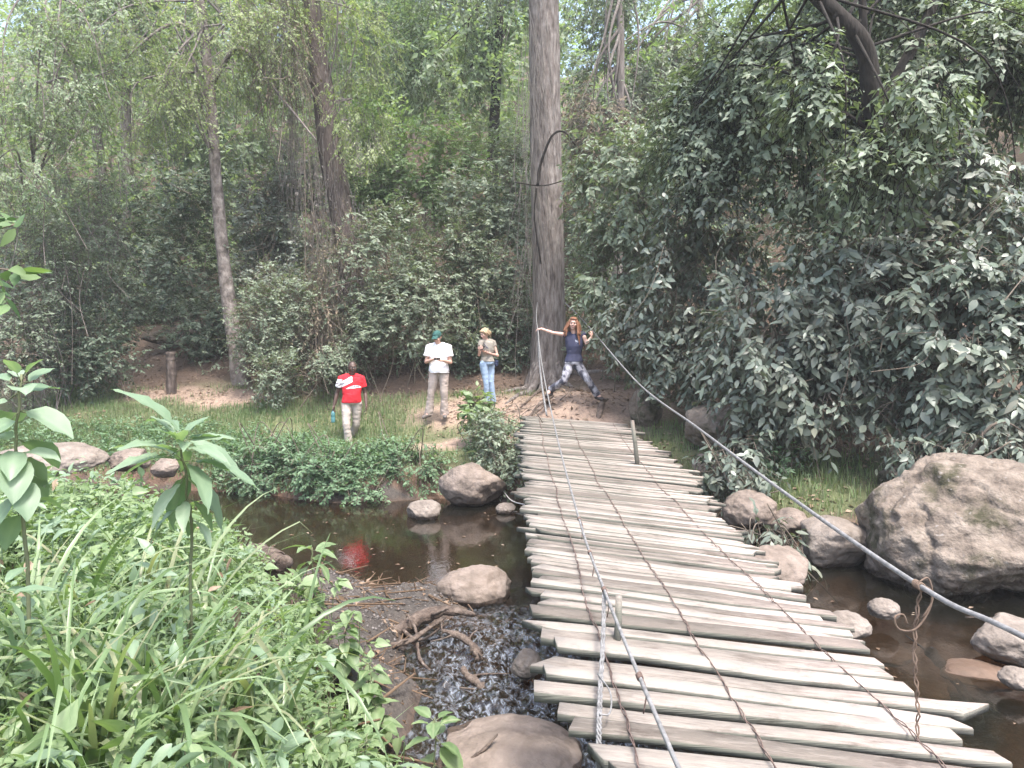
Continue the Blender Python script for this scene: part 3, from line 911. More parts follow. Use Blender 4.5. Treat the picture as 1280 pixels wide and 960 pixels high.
def trunk(name, label, pts, radii, mat, cat='tree', limbs=(), n=14, lump=.12, part='trunk', root=None, group=None):
    P = spline(pts, 44)
    r = np.interp(np.linspace(0, 1, len(P)), np.linspace(0, 1, len(radii)), radii)
    if root is None:
        root = thing(name, P[0], label, cat, group)
    b = Bag(); b.tube(P, r, n, lump=lump, seed=CNT[0]); b.build(part, M[mat], root)
    for lp, lr in limbs:
        q = spline(lp, 20)
        b = Bag(); b.tube(q, np.linspace(lr[0], lr[1], len(q)), 8, lump=.15, seed=3); b.build('limb', M[mat], root)
    return root


def hang_vines(root, tops, n, lmin, lmax, mat='vine', seed=0, name='vine', spread=.12, leafy=True):
    """tangled thin strands hanging along a trunk"""
    rng = np.random.default_rng(seed)
    A, B = [], []
    tops = np.asarray(tops)
    for i in range(n):
        j = rng.integers(len(tops))
        p = tops[j] + rng.normal(size=3) * np.array([spread, spread * .6, .3])
        l = rng.uniform(lmin, lmax); m = 6
        dx = rng.normal(size=2) * .12
        for s in range(m):
            q = p + np.array([dx[0] * l / m + rng.normal() * .03, dx[1] * l / m * .5 + rng.normal() * .02, -l / m])
            A.append(p); B.append(q); p = q
    A = np.array(A); B = np.array(B)
    V, q = segs(A, B, .006, .005)
    rnd = np.repeat(rng.random(len(A)), 6)
    if leafy:
        kk = rng.choice(len(A), size=len(A))
        P = A[kk] + rng.normal(size=(len(kk), 3)) * .05
        D = rng.normal(size=(len(kk), 3)) * .5 + [0, 0, -1.0]
        V2, Q2, r2 = leaves(KITE, P, D, rng.normal(size=(len(kk), 3)) + [0, -1, .4], .05 + .06 * rng.random(len(kk)), None, seed)
        q = np.vstack([q, Q2 + len(V)]); V = np.vstack([V, V2]); rnd = np.concatenate([rnd, r2])
    obj(name, npmesh(name, local(root, V), q, None, M[mat], rnd), root)


# --- the big pale tree at the end of the bridge
bz = hz(.85, 17.2)
P = [(.85, 17.2, bz - .2), (.85, 17.2, bz + .25), (.83, 17.2, bz + 1.2), (.80, 17.25, 5.0), (.72, 17.3, 9), (.66, 17.3, 13.5)]
big = trunk('tree', 'massive straight pale trunk rising at the far end of the bridge', P, [.58, .44, .40, .375, .36, .34, .32], 'bark_pale', n=32, lump=.10)
b = Bag()
for k, (a, l) in enumerate([(-2.6, .9), (-1.9, .8), (-1.1, .8), (-.4, 1.1), (-2.2, 1.4)]):
    dx, dy = math.cos(a), math.sin(a)
    q = [(.85 + dx * .3, 17.2 + dy * .3, bz + .3)] + [(.85 + dx * (.3 + l * s), 17.2 + dy * (.3 + l * s), hz(.85 + dx * (.3 + l * s), 17.2 + dy * (.3 + l * s)) + .05 - .06 * s) for s in (.3, .65, 1)]
    b.tube(spline(q, 12), np.linspace(.13, .02, 13)[:len(spline(q, 12))], 8, lump=.2)
b.build('root', M['bark_pale'], big)
hang_vines(big, [(.5, 16.9, z) for z in (5, 6.5, 8, 9.5)], 90, 1.5, 3.2, 'vine', 5, spread=.2, leafy=False)
plant('', '', '', [(600, -60, 18, 120, 60, 2.0), (800, -70, 18, 110, 60, 2.0)], 'olive_leaf', 260, 12, .15, .5, .6, root=big, bases=[(.72, 17.3, 9), (.7, 17.3, 11), (.66, 17.3, 13)], base=np.array([.7, 17.3, 9.5]), stems=8, stem_r=.07, stem_mat='bark_grey')
# bent dead branch caught against the trunk
b = Bag()
Pb = spline([at(672, 232, 16.2), at(676, 205, 16.2), at(690, 170, 16.1), at(706, 165, 16.1), at(719, 181, 16.0)], 26)
b.tube(Pb, np.linspace(.036, .016, len(Pb)), 7, lump=.25)
b.tube(spline([at(671, 235, 16.2), at(668, 270, 16.3), at(676, 330, 16.4)], 16), .02, 6)
b.tube(spline([at(644, 228, 16.3), at(680, 232, 16.2), at(715, 222, 16.2)], 10), .014, 5)
setp(b.build('dead_branch', M['bark_dark']), 'dark hooked dead branch bent over in front of the massive trunk', 'branch')

# --- leaning pale tree, left
gz_ = hz(-6.35, 18.0)
P = [at(303, 462, 18.0), at(294, 430, 18.0), at(280, 330, 18.0), at(270, 220, 18), at(262, 110, 18.1), at(250, 0, 18.2), at(240, -120, 18.4)]
P[0][2] = gz_ - .15
lean = trunk('tree', 'slender pale trunk leaning at the edge of the dirt clearing', P, [.24, .18, .15, .135, .125, .11, .10], 'bark_mottled', limbs=[
    ([at(262, 110, 18.1), at(300, 60, 17.8), at(350, 120, 17.5), at(395, 175, 17.2)], (.06, .02)),
    ([at(258, 60, 18.1), at(225, 30, 18), at(195, 40, 17.6), at(160, 70, 17.4)], (.06, .02)),
    ([at(272, 215, 18), at(262, 170, 17.8), at(252, 130, 17.7)], (.03, .012)), ([at(255, 40, 18.1), at(240, -30, 18), at(215, -80, 18)], (.07, .04))])
plant('', '', '', [(225, 70, 17.4, 110, 95, 1.5), (300, 60, 17.6, 80, 85, 1.2), (190, 120, 17.2, 60, 60, 1), (330, 20, 17.6, 70, 60, 1)], 'lime_leaf', 800, 10, .10, .4, .55, root=lean, bases=P[3:],
      base=at(258, 60, 18.1), stems=26, stem_r=.035, stem_mat='bark_grey', gap=.45, gfreq=1.3, strands=36)
# --- dark trunk behind the vines
P = [at(452, 470, 18.6), at(445, 400, 18.6), at(432, 300, 18.6), at(414, 190, 18.6), at(400, 90, 18.7), at(388, 0, 18.8), at(378, -110, 19)]
P[0][2] = hz(P[0][0], P[0][1]) - .2
dk = trunk('tree', 'dark trunk wrapped in dry hanging vines behind the man in red', P, [.32, .30, .29, .28, .25, .2, .18], 'bark_brown', lump=.28)
hang_vines(dk, [P[3] + [-.45, -.1, 0], P[4] + [-.5, -.1, 0], P[4] + [-.7, -.1, .6], P[5] + [-.6, 0, .2], P[3] + [-.9, -.1, .5], P[2] + [.35, -.2, .6], P[2] + [-.45, -.2, .2], P[1] + [-.4, -.4, .6], P[5] + [.4, 0, .3]], 260, 1.2, 3.2, 'vine', 8, spread=.2)
hang_vines(dk, [P[2] + [0, -.28, 0], P[3] + [0, -.28, 0]], 40, 1.2, 2.4, 'vine', 9, spread=.18)
plant('', '', '', [(440, 60, 18.4, 60, 90, 1.2), (455, 150, 18.2, 40, 70, .9), (360, -30, 18.6, 90, 60, 1.4)], 'lime_leaf', 420, 10, .12, .4, .7, root=dk, bases=P[3:], base=P[4], stems=12, stem_r=.03, stem_mat='bark_grey', gap=.4)
# dry twiggy veil over the bush by the dark trunk
plant('creeper', 'dry brown creeper veil hanging beside the vine wrapped trunk', 'creeper', [(425, 340, 17.4, 45, 100, .5), (400, 400, 17.0, 40, 70, .5), (350, 60, 17.6, 45, 90, .5)], 'dry_leaf', 520, 8, .07, .4, .9, gap=.35, strands=130, stems=10, stem_r=.012)

# --- drooping tree at the top right with its dark limb
P = [at(1150, 560, 12.2), at(1140, 420, 11.6), at(1118, 260, 10.9), at(1094, 150, 10.3), at(1080, 60, 10.1), at(1035, 8, 10.0), at(960, -60, 9.9)]
P[0][2] = hz(P[0][0], P[0][1]) - .2
rt = trunk('tree', 'dark crooked tree arching in from the top right above the shrubs', P, [.16, .15, .135, .125, .12, .10, .08], 'bark_dark', limbs=[
    ([P[3], at(1140, 60, 10.4), at(1190, -40, 10.6)], (.10, .06)), ([P[4], at(1078, 0, 10.1), at(1075, -60, 10)], (.06, .04)), ([at(1095, 170, 10.4), at(1050, 140, 10.2), at(1000, 150, 10.1)], (.035, .012))], lump=.2)
plant('', '', '', [(960, 90, 12.2, 110, 110, 1.1), (1180, 90, 11.2, 120, 110, 1.0), (1070, -30, 11.6, 150, 60, 1.2), (880, 160, 12.8, 60, 110, .9), (1010, 190, 12.0, 80, 80, .8), (1260, 170, 10.8, 60, 120, .9), (1290, 90, 10.8, 50, 90, .7), (1110, 220, 9.6, 80, 60, .4), (1160, 110, 9.5, 50, 60, .4), (1010, 110, 9.6, 40, 50, .3)],
      'olive_leaf', 2300, 9, .155, .4, .5, root=rt, bases=P[3:], base=P[4], stems=34, stem_r=.022, stem_mat='bark_dark', tmpl=KITE, gap=.36, gfreq=1.2, strands=70)

# --- glossy broadleaf shrubs of the right bank
S_ = dict(leaf='glossy_leaf', tmpl=OVATE, droop=.5, gap=.44, gfreq=1.5, strands=30, stem_r=.014)
plant('shrub', 'largest drooping broadleaf shrub above the huge boulder', 'shrub', [(1190, 420, 9.8, 90, 130, .75), (1230, 340, 10, 70, 110, .7), (1210, 530, 9.6, 70, 45, .6), (1265, 470, 9.4, 50, 120, .5), (1140, 500, 9.8, 55, 45, .4)], n=640, k=9, size=.155, twig=.42, base=np.array([6.3, 10.9, hz(6.3, 10.9)]), **S_)
plant('shrub', 'hanging broadleaf shrub over the dark hollow right of the bridge', 'shrub', [(1000, 380, 10.9, 100, 105, .8), (960, 430, 10.7, 70, 80, .6), (1015, 490, 10.4, 55, 45, .4), (1080, 350, 10.7, 65, 90, .7), (1060, 440, 10.6, 50, 60, .5), (945, 500, 10.7, 40, 30, .3)], n=760, k=9, size=.15, twig=.42, base=np.array([4.6, 12.1, hz(4.6, 12.1)]), **S_)
plant('shrub', 'dense shrub leaning over the dark rock outcrop by the bridge end', 'shrub', [(880, 330, 12.6, 75, 110, .8), (900, 430, 12.3, 55, 60, .6), (850, 440, 12.8, 55, 50, .5), (800, 410, 13.6, 50, 50, .5)], n=680, k=9, size=.14, twig=.4, base=np.array([3.3, 13.9, hz(3.3, 13.9)]), **S_)
plant('shrub', 'greyish shrub filling the gap just right of the massive trunk', 'shrub', [(785, 330, 15.2, 70, 100, .8), (770, 230, 15.8, 65, 90, .8), (830, 260, 14.6, 70, 110, .8)], n=700, k=9, size=.175, twig=.4, **{**S_, 'leaf': 'olive_leaf', 'tmpl': KITE, 'gap': .33})
plant('shrub', 'blue green shrub crowding the top right corner', 'shrub', [(1230, 230, 10.6, 80, 90, .8), (1140, 240, 11.2, 60, 70, .6), (1270, 120, 10.4, 40, 90, .6)], n=420, k=9, size=.14, twig=.42, base=np.array([6.6, 11.9, hz(6.6, 11.9)]), **S_)
plant('shrub', 'small leafy shoots trailing over the boulder slab', 'shrub', [(1240, 560, 8.9, 60, 28, .4), (1150, 560, 9.3, 50, 20, .4)], n=120, k=8, size=.11, twig=.3, leaf='glossy_leaf', tmpl=OVATE, gap=.2, stems=6)
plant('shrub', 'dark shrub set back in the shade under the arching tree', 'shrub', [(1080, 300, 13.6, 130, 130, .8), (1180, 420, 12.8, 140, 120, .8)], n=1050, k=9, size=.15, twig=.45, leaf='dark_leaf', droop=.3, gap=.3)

# --- bushes behind the people and along the foot of the hill
T_ = dict(tmpl=KITE, droop=.12, gap=.42, gfreq=1.5, stem_r=.015, strands=14)
plant('bush', 'thick grey green bush right behind the man in white', 'bush', [(520, 380, 17.0, 80, 60, .8), (490, 330, 17.4, 80, 90, .9), (560, 330, 17.8, 60, 80, .9)], leaf='olive_leaf', n=900, k=10, size=.12, **T_)
plant('bush', 'sunlit bright green bush high behind the people', 'bush', [(510, 225, 20.5, 75, 70, 1.0), (450, 200, 20.8, 60, 80, 1), (560, 210, 21.0, 50, 60, 1.0)], leaf='bright_leaf', n=900, k=10, size=.15, **T_)
plant('bush', 'mixed bush reaching from the massive trunk to the man in white', 'bush', [(620, 330, 18.6, 60, 90, .8), (600, 240, 19.0, 55, 80, .9), (645, 250, 18.6, 40, 100, .7)], leaf='olive_leaf', n=800, k=10, size=.125, **T_)
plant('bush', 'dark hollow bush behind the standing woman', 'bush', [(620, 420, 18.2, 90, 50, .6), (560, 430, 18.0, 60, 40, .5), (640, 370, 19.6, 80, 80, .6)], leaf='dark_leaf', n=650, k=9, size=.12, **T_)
plant('bush', 'leafy bush directly behind the man in red', 'bush', [(395, 435, 16.6, 60, 50, .7), (350, 400, 17.2, 60, 70, .8), (455, 430, 17.0, 40, 50, .6), (360, 470, 16.2, 45, 30, .5)], leaf='olive_leaf', n=900, k=10, size=.105, **T_)
plant('bush', 'pale leaved bush right beside the slender leaning trunk', 'bush', [(345, 330, 18.8, 55, 70, .8), (330, 270, 19.4, 55, 70, .8), (370, 250, 19.4, 50, 70, .8)], leaf='glossy_leaf', n=750, k=10, size=.125, **T_)
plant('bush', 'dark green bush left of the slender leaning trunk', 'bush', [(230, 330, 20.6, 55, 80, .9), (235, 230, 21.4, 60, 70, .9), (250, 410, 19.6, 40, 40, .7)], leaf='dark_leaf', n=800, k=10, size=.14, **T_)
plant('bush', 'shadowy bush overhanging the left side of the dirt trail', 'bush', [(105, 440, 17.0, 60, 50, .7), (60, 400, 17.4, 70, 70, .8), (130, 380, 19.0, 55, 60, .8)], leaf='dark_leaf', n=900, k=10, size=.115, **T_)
plant('bush', 'twiggy grey bush at the left above the pale flat rock', 'bush', [(40, 330, 16.0, 70, 80, .8), (20, 430, 15.6, 50, 70, .7), (90, 270, 17.4, 70, 80, .9)], leaf='olive_leaf', n=900, k=9, size=.10, stem_mat='bark_pale', **{**T_, 'strands': 150})
plant('tree', 'feathery grey green tree hanging over the upper left corner', 'tree', [(50, 90, 15.5, 100, 100, 1.2), (20, 200, 15.0, 70, 70, .9), (120, 170, 16.4, 70, 90, 1.0), (130, 20, 16, 80, 60, 1.2)], leaf='far_leaf', n=850, k=10, size=.10, twig=.42, tmpl=KITE, droop=.45, strands=60, stems=14, stem_r=.03, stem_mat='bark_pale', gap=.46, gfreq=1.5, base=at(40, 190, 16.5), bases=[at(20, 300, 16.5), at(50, 160, 16.5), at(70, 20, 16.5), at(90, -100, 16.5)])
plant('bush', 'dark foliage mass above the top of the dirt trail', 'bush', [(170, 330, 23.5, 80, 70, 1.0), (140, 270, 24, 80, 60, 1)], leaf='dark_leaf', n=700, k=10, size=.15, **T_)

# --- separate trees farther up the slope
def far_tree(label, px, top, d, rx, mat, barkm='bark_grey', r=.16, crown_lobes=None, n=900, lean_=0, size=.2):
    x = (px - 640) / FPX * d
    g = hz(x, d)
    P = [(x, d, g - .2), (x + lean_ * .3, d, g + 3), (x + lean_ * .7, d, g + 6), tuple(at(px + lean_ * 40, top - 130, d))]
    o = trunk('tree', label, P, [r * 1.3, r, r * .85, r * .6], barkm, n=10)
    plant('', '', '', crown_lobes, mat, n, 9, size, .6, .5, root=o, bases=[P[2], tuple(np.array(P[2]) * .5 + np.array(P[3]) * .5), P[3]], base=np.array(P[2]), stems=14, stem_r=.05, stem_mat=barkm, gap=.38, gfreq=.8)
    return o


far_tree('pale straight trunk far left seen through feathery leaves', 166, 40, 26, 60, 'far_leaf', 'bark_pale', .19, [(150, 40, 26, 100, 60, 2), (210, -10, 26, 100, 60, 2)])
far_tree('second pale trunk leaning close left of the straight far trunk', 140, 60, 29, 60, 'far_leaf', 'bark_pale', .2, [(100, 30, 29, 90, 70, 2)], 700, -.6)
far_tree('dark forked tree up the slope left of the massive trunk', 612, 60, 27, 70, 'far_leaf', 'bark_dark', .2, [(560, 60, 27, 80, 80, 2), (640, 20, 27, 60, 80, 2)], 1000, .4)
far_tree('tall hazy tree rising behind the bright green bush', 500, 20, 33, 80, 'far_leaf', 'bark_grey', .24, [(490, 60, 33, 90, 100, 2.5), (540, -20, 33, 80, 60, 2.5)], 1100, .2, .24)
far_tree('tall thin tree near the sky gap right of the massive trunk', 868, -20, 24, 60, 'olive_leaf', 'bark_grey', .14, [(800, 60, 23, 80, 110, 1.6), (770, 140, 22, 70, 80, 1.4)], 1100, .1, .17)
far_tree('rusty leaved tree behind the greyish shrub', 770, 40, 20.5, 60, 'dry_leaf', 'bark_grey', .13, [(755, 150, 20.3, 40, 70, .9)], 260, .1, .14)
far_tree('pale green tree on the skyline left of the massive trunk', 450, 0, 40, 90, 'bright_leaf', 'bark_grey', .28, [(430, 40, 40, 90, 80, 3), (350, 60, 38, 80, 80, 3)], 900, .2, .28)
far_tree('broad dim tree on the slope above the dark trail bushes', 270, 120, 30, 70, 'far_leaf', 'bark_grey', .2, [(290, 150, 29, 80, 80, 2), (220, 130, 30, 80, 70, 2)], 1000, .1, .22)

# --- the far wood: one mass nobody could count
rng = np.random.default_rng(77)
nC = 30000
d = 21 + 44 * rng.random(nC) ** 1.2
x = (rng.random(nC) * 2 - 1) * (d * .85 + 4)
g = height(x, d)
dens = fbm(xy0(x, d, .22), 55, 3)
hmax = np.where(x > 5, 2.0 + 16 * np.clip((dens - .3) * 2.2, 0, 1), 1.2 + 19 * np.clip((dens - .25) * 2.2, 0, 1))
hh = hmax * (1 - rng.random(nC) ** 2 * .9)
C = np.stack([x, d, g + .3 + hh], 1)
C = C + rng.normal(size=C.shape) * .4
keep = vnoise(C * .8, 91) > .33
C = C[keep]
O = nrm(rng.normal(size=C.shape) * .7 + np.array([0, -.8, .5]))
sz = .07 + .0042 * C[:, 1]
P, D, Nn, S, a, b = spray(C, O, 12, .9, 1.0, .15, rng)
S = S * np.repeat(sz, 12) * 1.3
V, Q, r_ = leaves(KITE, P, D, Nn, S, None, 78)
tone = fbm(P * .25, 12, 3)
r_ = np.clip(.3 * r_ + .9 * np.repeat(tone, 5) - .1, 0, 1)
setp(obj('forest', npmesh('forest', V, Q, None, M['far_leaf'], r_)), 'hazy wooded hillside closing off the view behind the stream', None, None, 'stuff')

def understory(label, n, x0, x1, t0, t1, hmax, size, mat, seed, k=10):
    rng = np.random.default_rng(seed)
    x = rng.uniform(x0, x1, n); t = t0 + (t1 - t0) * rng.random(n) ** 1.3
    y = np.interp(x, FX, FY) + t
    k_ = (np.sqrt(((x + 9.6) / .9) ** 2 + ((y - 20.5) / 4.2) ** 2) > 1) & (y > 15.5)
    x, y = x[k_], y[k_]
    C = np.stack([x, y, height(x, y) + .05 + hmax * rng.random(len(x)) * (.25 + 1.2 * fbm(xy0(x, y, .5), seed, 2))], 1)
    C = C[vnoise(C * 1.1, seed) > .3]
    O = nrm(rng.normal(size=C.shape) * .7 + np.array([0, -.5, .6]))
    P, D, Nn, S, a, b = spray(C, O, k, .35, size, .15, rng)
    V, Q, r_ = leaves(KITE, P, D, Nn, S, None, seed)
    r_ = np.clip(.4 * r_ + .6 * np.repeat(vnoise(P * .9, seed), 5), 0, 1)
    bag = Bag(); bag.add(V, Q, None, r_)
    sv, sq = segs(a, b, .005, .003); bag.add(sv, sq, None, .1)
    o = bag.build('undergrowth', M[mat])
    return setp(o, label, None, None, 'stuff')


understory('dense understory leaves covering the slope behind the people', 5200, -14, 2.6, 5.6, 16, 1.7, .105, 'olive_leaf', 301)
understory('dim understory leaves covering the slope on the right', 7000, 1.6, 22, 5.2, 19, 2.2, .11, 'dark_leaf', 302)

# --- far bank plants
B_ = dict(leaf='bank_leaf', tmpl=KITE, droop=.25, gap=.22, gfreq=2.2, stems=8, stem_r=.01)
plant('bush', 'low bushy plant at the left end of the bank row trailing to water', 'bush', [(345, 575, 12.9, 55, 28, .5), (325, 600, 12.7, 40, 18, .35)], n=520, k=9, size=.075, twig=.2, **B_)
plant('bush', 'dense low bush hanging over the water below the man in red', 'bush', [(415, 590, 12.4, 60, 30, .5), (440, 612, 12.1, 45, 18, .3)], n=680, k=9, size=.075, twig=.2, **B_)
plant('bush', 'rounded low bush on the bank left of the big tan rock', 'bush', [(510, 590, 12.6, 62, 32, .5), (480, 575, 12.9, 50, 22, .4)], n=640, k=9, size=.075, twig=.2, **B_)
plant('bush', 'climbing leafy plant mound against the left plank ends', 'bush', [(628, 565, 12.3, 36, 38, .4), (610, 535, 12.8, 26, 30, .35), (645, 590, 12.0, 24, 26, .3)], n=360, k=8, size=.085, twig=.22, **{**B_, 'leaf': 'olive_leaf'})
plant('plant', 'bright broad leaved plant in front of the standing woman', 'plant', [(602, 520, 13.4, 20, 18, .25), (596, 505, 13.5, 14, 10, .2)], n=50, k=7, size=.16, twig=.2, leaf='fresh_leaf', tmpl=OVATE, droop=.1, gap=0, stems=5, stem_r=.012)
plant('plant', 'low pale weeds with flower heads beside the left far planks', 'plant', [(640, 540, 12.9, 24, 18, .25)], n=110, k=7, size=.07, twig=.16, leaf='sage_leaf', droop=.1, gap=0, stems=4, stem_r=.008)
plant('shrub', 'leafy stems sprouting over reddish rocks right of the bridge', 'shrub', [(925, 575, 10.2, 36, 34, .35), (890, 600, 10.4, 28, 30, .3), (935, 610, 9.8, 24, 22, .25)], n=90, k=8, size=.13, twig=.35, leaf='glossy_leaf', tmpl=OVATE, droop=.5, gap=0, stems=12, stem_r=.01)
plant('shrub', 'drooping sprig over the flat pinkish rock', 'shrub', [(955, 670, 8.4, 34, 22, .25), (985, 690, 8.2, 18, 20, .2)], n=34, k=8, size=.11, twig=.3, leaf='glossy_leaf', tmpl=OVATE, droop=.7, gap=0, stems=8, stem_r=.008)
plant('plant', 'soft green weeds at the foot of the dark outcrop', 'plant', [(980, 578, 10.6, 36, 20, .4)], n=150, k=8, size=.07, twig=.18, leaf='bank_leaf', droop=.2, gap=0, stems=4, stem_r=.008)

# --- turf blades, ground cover and litter
def blades(name, label, x, y, hmean, seed, mat, lean_=.5, w=.006):
    rng = np.random.default_rng(seed)
    n = len(x)
    z = height(x, y) - .01
    base = np.stack([x, y, z], 1)
    h = hmean * (.5 + rng.random(n))
    a = rng.random(n) * 6.283
    dv = np.stack([np.cos(a), np.sin(a), 0 * a], 1)
    pv = np.stack([-np.sin(a), np.cos(a), 0 * a], 1) * w
    ln = lean_ * rng.random(n)[:, None]
    up = np.array([0, 0, 1.0])
    m = base + dv * h[:, None] * ln * .25 + up * h[:, None] * .55
    e = base + dv * h[:, None] * ln + up * (h * (1 - .35 * ln[:, 0]))[:, None]
    V = np.stack([base - pv, base + pv, m - pv * .8, m + pv * .8, e], 1).reshape(-1, 3)
    i = np.arange(n)[:, None] * 5
    q = i + np.array([[0, 1, 3, 2]]); t = i + np.array([[2, 3, 4]])
    tone = np.clip(.5 * rng.random(n) + .5 * fbm(xy0(x, y, .9), seed, 2), 0, 1)
    return setp(obj(name, npmesh(name, V, q, t, M[mat], np.repeat(tone, 5))), label, None, None, 'stuff')


rng = np.random.default_rng(5)
n = 90000
x = rng.uniform(-10.5, 3.0, n); y = rng.uniform(11.8, 18.5, n)
t = y - np.interp(x, FX, FY)
def dirtness(x, y):
    v = np.zeros(len(x))
    for (a, b, c, d_) in ((1.0, 14.3, 1.9, 2.0), (-.7, 15.6, 1.4, .9), (-1.3, 13.7, .7, .5), (-6.3, 16.9, 1.2, .55), (-7.9, 17.4, 1.1, .5), (-9.3, 19.8, .8, 2.6), (-4.7, 14.3, .35, .7)):
        v = np.maximum(v, smooth(1.2, .7, np.sqrt(((x - a) / c) ** 2 + ((y - b) / d_) ** 2)))
    return v
den = fbm(xy0(x, y, 1.3), 8, 3)
k = (t > .05) & (t < 4.6) & (rng.random(n) > dirtness(x, y) * 1.05) & (den + rng.random(n) * .3 > .5) & ((x < -2.2) | (rng.random(n) < .45))
x1, y1 = x[k], y[k]
hm = .13
blades('grass', 'short uneven turf over the far bank', x1, y1, hm, 61, 'turf_blade')
x = rng.normal(3.8, .7, 2400); y = rng.normal(10.4, .6, 2400)
k = (y - np.interp(x, FX, FY) > .3)
blades('grass', 'tufted grass on the bank above the rocks right of the bridge', x[k], y[k], .16, 62, 'turf_blade', .9)


def cover(name, label, x, y, hmax, size, mat, k, seed, tmpl=KITE, twig=.2, droop=.15):
    rng = np.random.default_rng(seed)
    z = height(x, y)
    C = np.stack([x, y, z + hmax * rng.random(len(x)) * (.4 + .9 * fbm(xy0(x, y, 1.1), seed, 2))], 1)
    O = nrm(rng.normal(size=C.shape) * .6 + np.array([0, 0, 1.0]))
    P, D, Nn, S, a, b = spray(C, O, k, twig, size, droop, rng)
    V, Q, r = leaves(tmpl, P, D, Nn, S, .8 + .5 * rng.random(len(P)), seed)
    m = len(tmpl[0])
    r = np.clip(.5 * r + .5 * np.repeat(fbm(P * 1.4, seed, 2), m), 0, 1)
    sv, sq = segs(np.stack([C[:, 0] + rng.normal(size=len(C)) * .05, C[:, 1], z - .02], 1), C, .004, .003)
    Q = np.vstack([Q, sq + len(V)]); V = np.vstack([V, sv]); r = np.concatenate([r, np.full(len(sv), .2)])
    return setp(obj(name, npmesh(name, V, Q, None, M[mat], r)), label, None, None, 'stuff')


n = 5200
x = rng.uniform(-5.2, -.6, n); y = np.interp(x, FX, FY) + rng.uniform(.05, 2.6, n)
k = (dirtness(x, y) < .5) & (fbm(xy0(x, y, .8), 18, 2) > .42) & ((x + 3.15) ** 2 + (y - 14.9) ** 2 > .3)
cover('weeds', 'soft low weeds growing along the top of the far bank', x[k], y[k], .22, .06, 'bank_leaf', 7, 63)
n = 2200
x = rng.uniform(-11, -4, n); y = np.interp(x, FX, FY) + rng.uniform(.1, 2.0, n)
cover('weeds', 'sparse green weeds along the left far bank', x, y, .2, .07, 'bank_leaf', 6, 64)
# fallen leaves
n = 26000
x = rng.uniform(-11, 8, n); y = rng.uniform(8, 21, n)
t = y - np.interp(x, FX, FY)
k = (t > .6) & ((t > 2.2) | (x > .4)) & (fbm(xy0(x, y, 1.1), 28, 2) + rng.random(n) * .3 > .55)
x, y = x[k], y[k]
P = np.stack([x, y, height(x, y) + .012], 1)
V, Q, r = leaves(KITE, P, rng.normal(size=P.shape) * [1, 1, .15], rng.normal(size=P.shape) * .3 + [0, 0, 1], .05 + .07 * rng.random(len(x)), None, 66)
setp(obj('fallen_leaves', npmesh('fallen_leaves', V, Q, None, M['litter'], r)), 'dry fallen leaves strewn over the bare ground', None, None, 'stuff')
# gravel of the bar
n = 5200
x = rng.normal(-1.1, .75, n); y = rng.normal(6.8, .8, n)
z = height(x, y); k = z > -.02
x, y, z = x[k], y[k], z[k]
OC = np.array([(1, 0, 0), (0, 1, 0), (-1, 0, 0), (0, -1, 0), (0, 0, .7), (0, 0, -.7)], float)
OT = np.array([(0, 1, 4), (1, 2, 4), (2, 3, 4), (3, 0, 4), (1, 0, 5), (2, 1, 5), (3, 2, 5), (0, 3, 5)])
s = .005 + .018 * rng.random(len(x)) ** 4
V = np.stack([x, y, z], 1)[:, None] + OC[None] * s[:, None, None] * (.6 + .8 * rng.random((len(x), 6, 1)))
M['pebble'] = leafmat('pebble', [(.06, .053, .05), (.10, .09, .083), (.16, .145, .135), (.09, .068, .056)], .7, .0, .3)
setp(obj('gravel', npmesh('gravel', V.reshape(-1, 3), None, (np.arange(len(x))[:, None, None] * 6 + OT[None]).reshape(-1, 3), M['pebble'], np.repeat(rng.random(len(x)), 6), smooth_=False)), 'grey gravel bar in the stream', None, None, 'stuff')

x = np.concatenate([rng.uniform(-3.2, 0, 70), rng.uniform(2.3, 5.0, 40)]); y = np.concatenate([rng.uniform(8.2, 11.4, 70), rng.uniform(3.8, 7.5, 40)])
P = np.stack([x, y, np.full(len(x), .006)], 1)
V, Q, r = leaves(KITE, P, rng.normal(size=P.shape) * [1, 1, .03], rng.normal(size=P.shape) * .06 + [0, 0, 1], .025 + .05 * rng.random(len(x)), None, 67)
setp(obj('fallen_leaves', npmesh('fallen_leaves', V, Q, None, M['litter'], r)), 'small pale leaves floating on the still brown water', None, None, 'stuff')
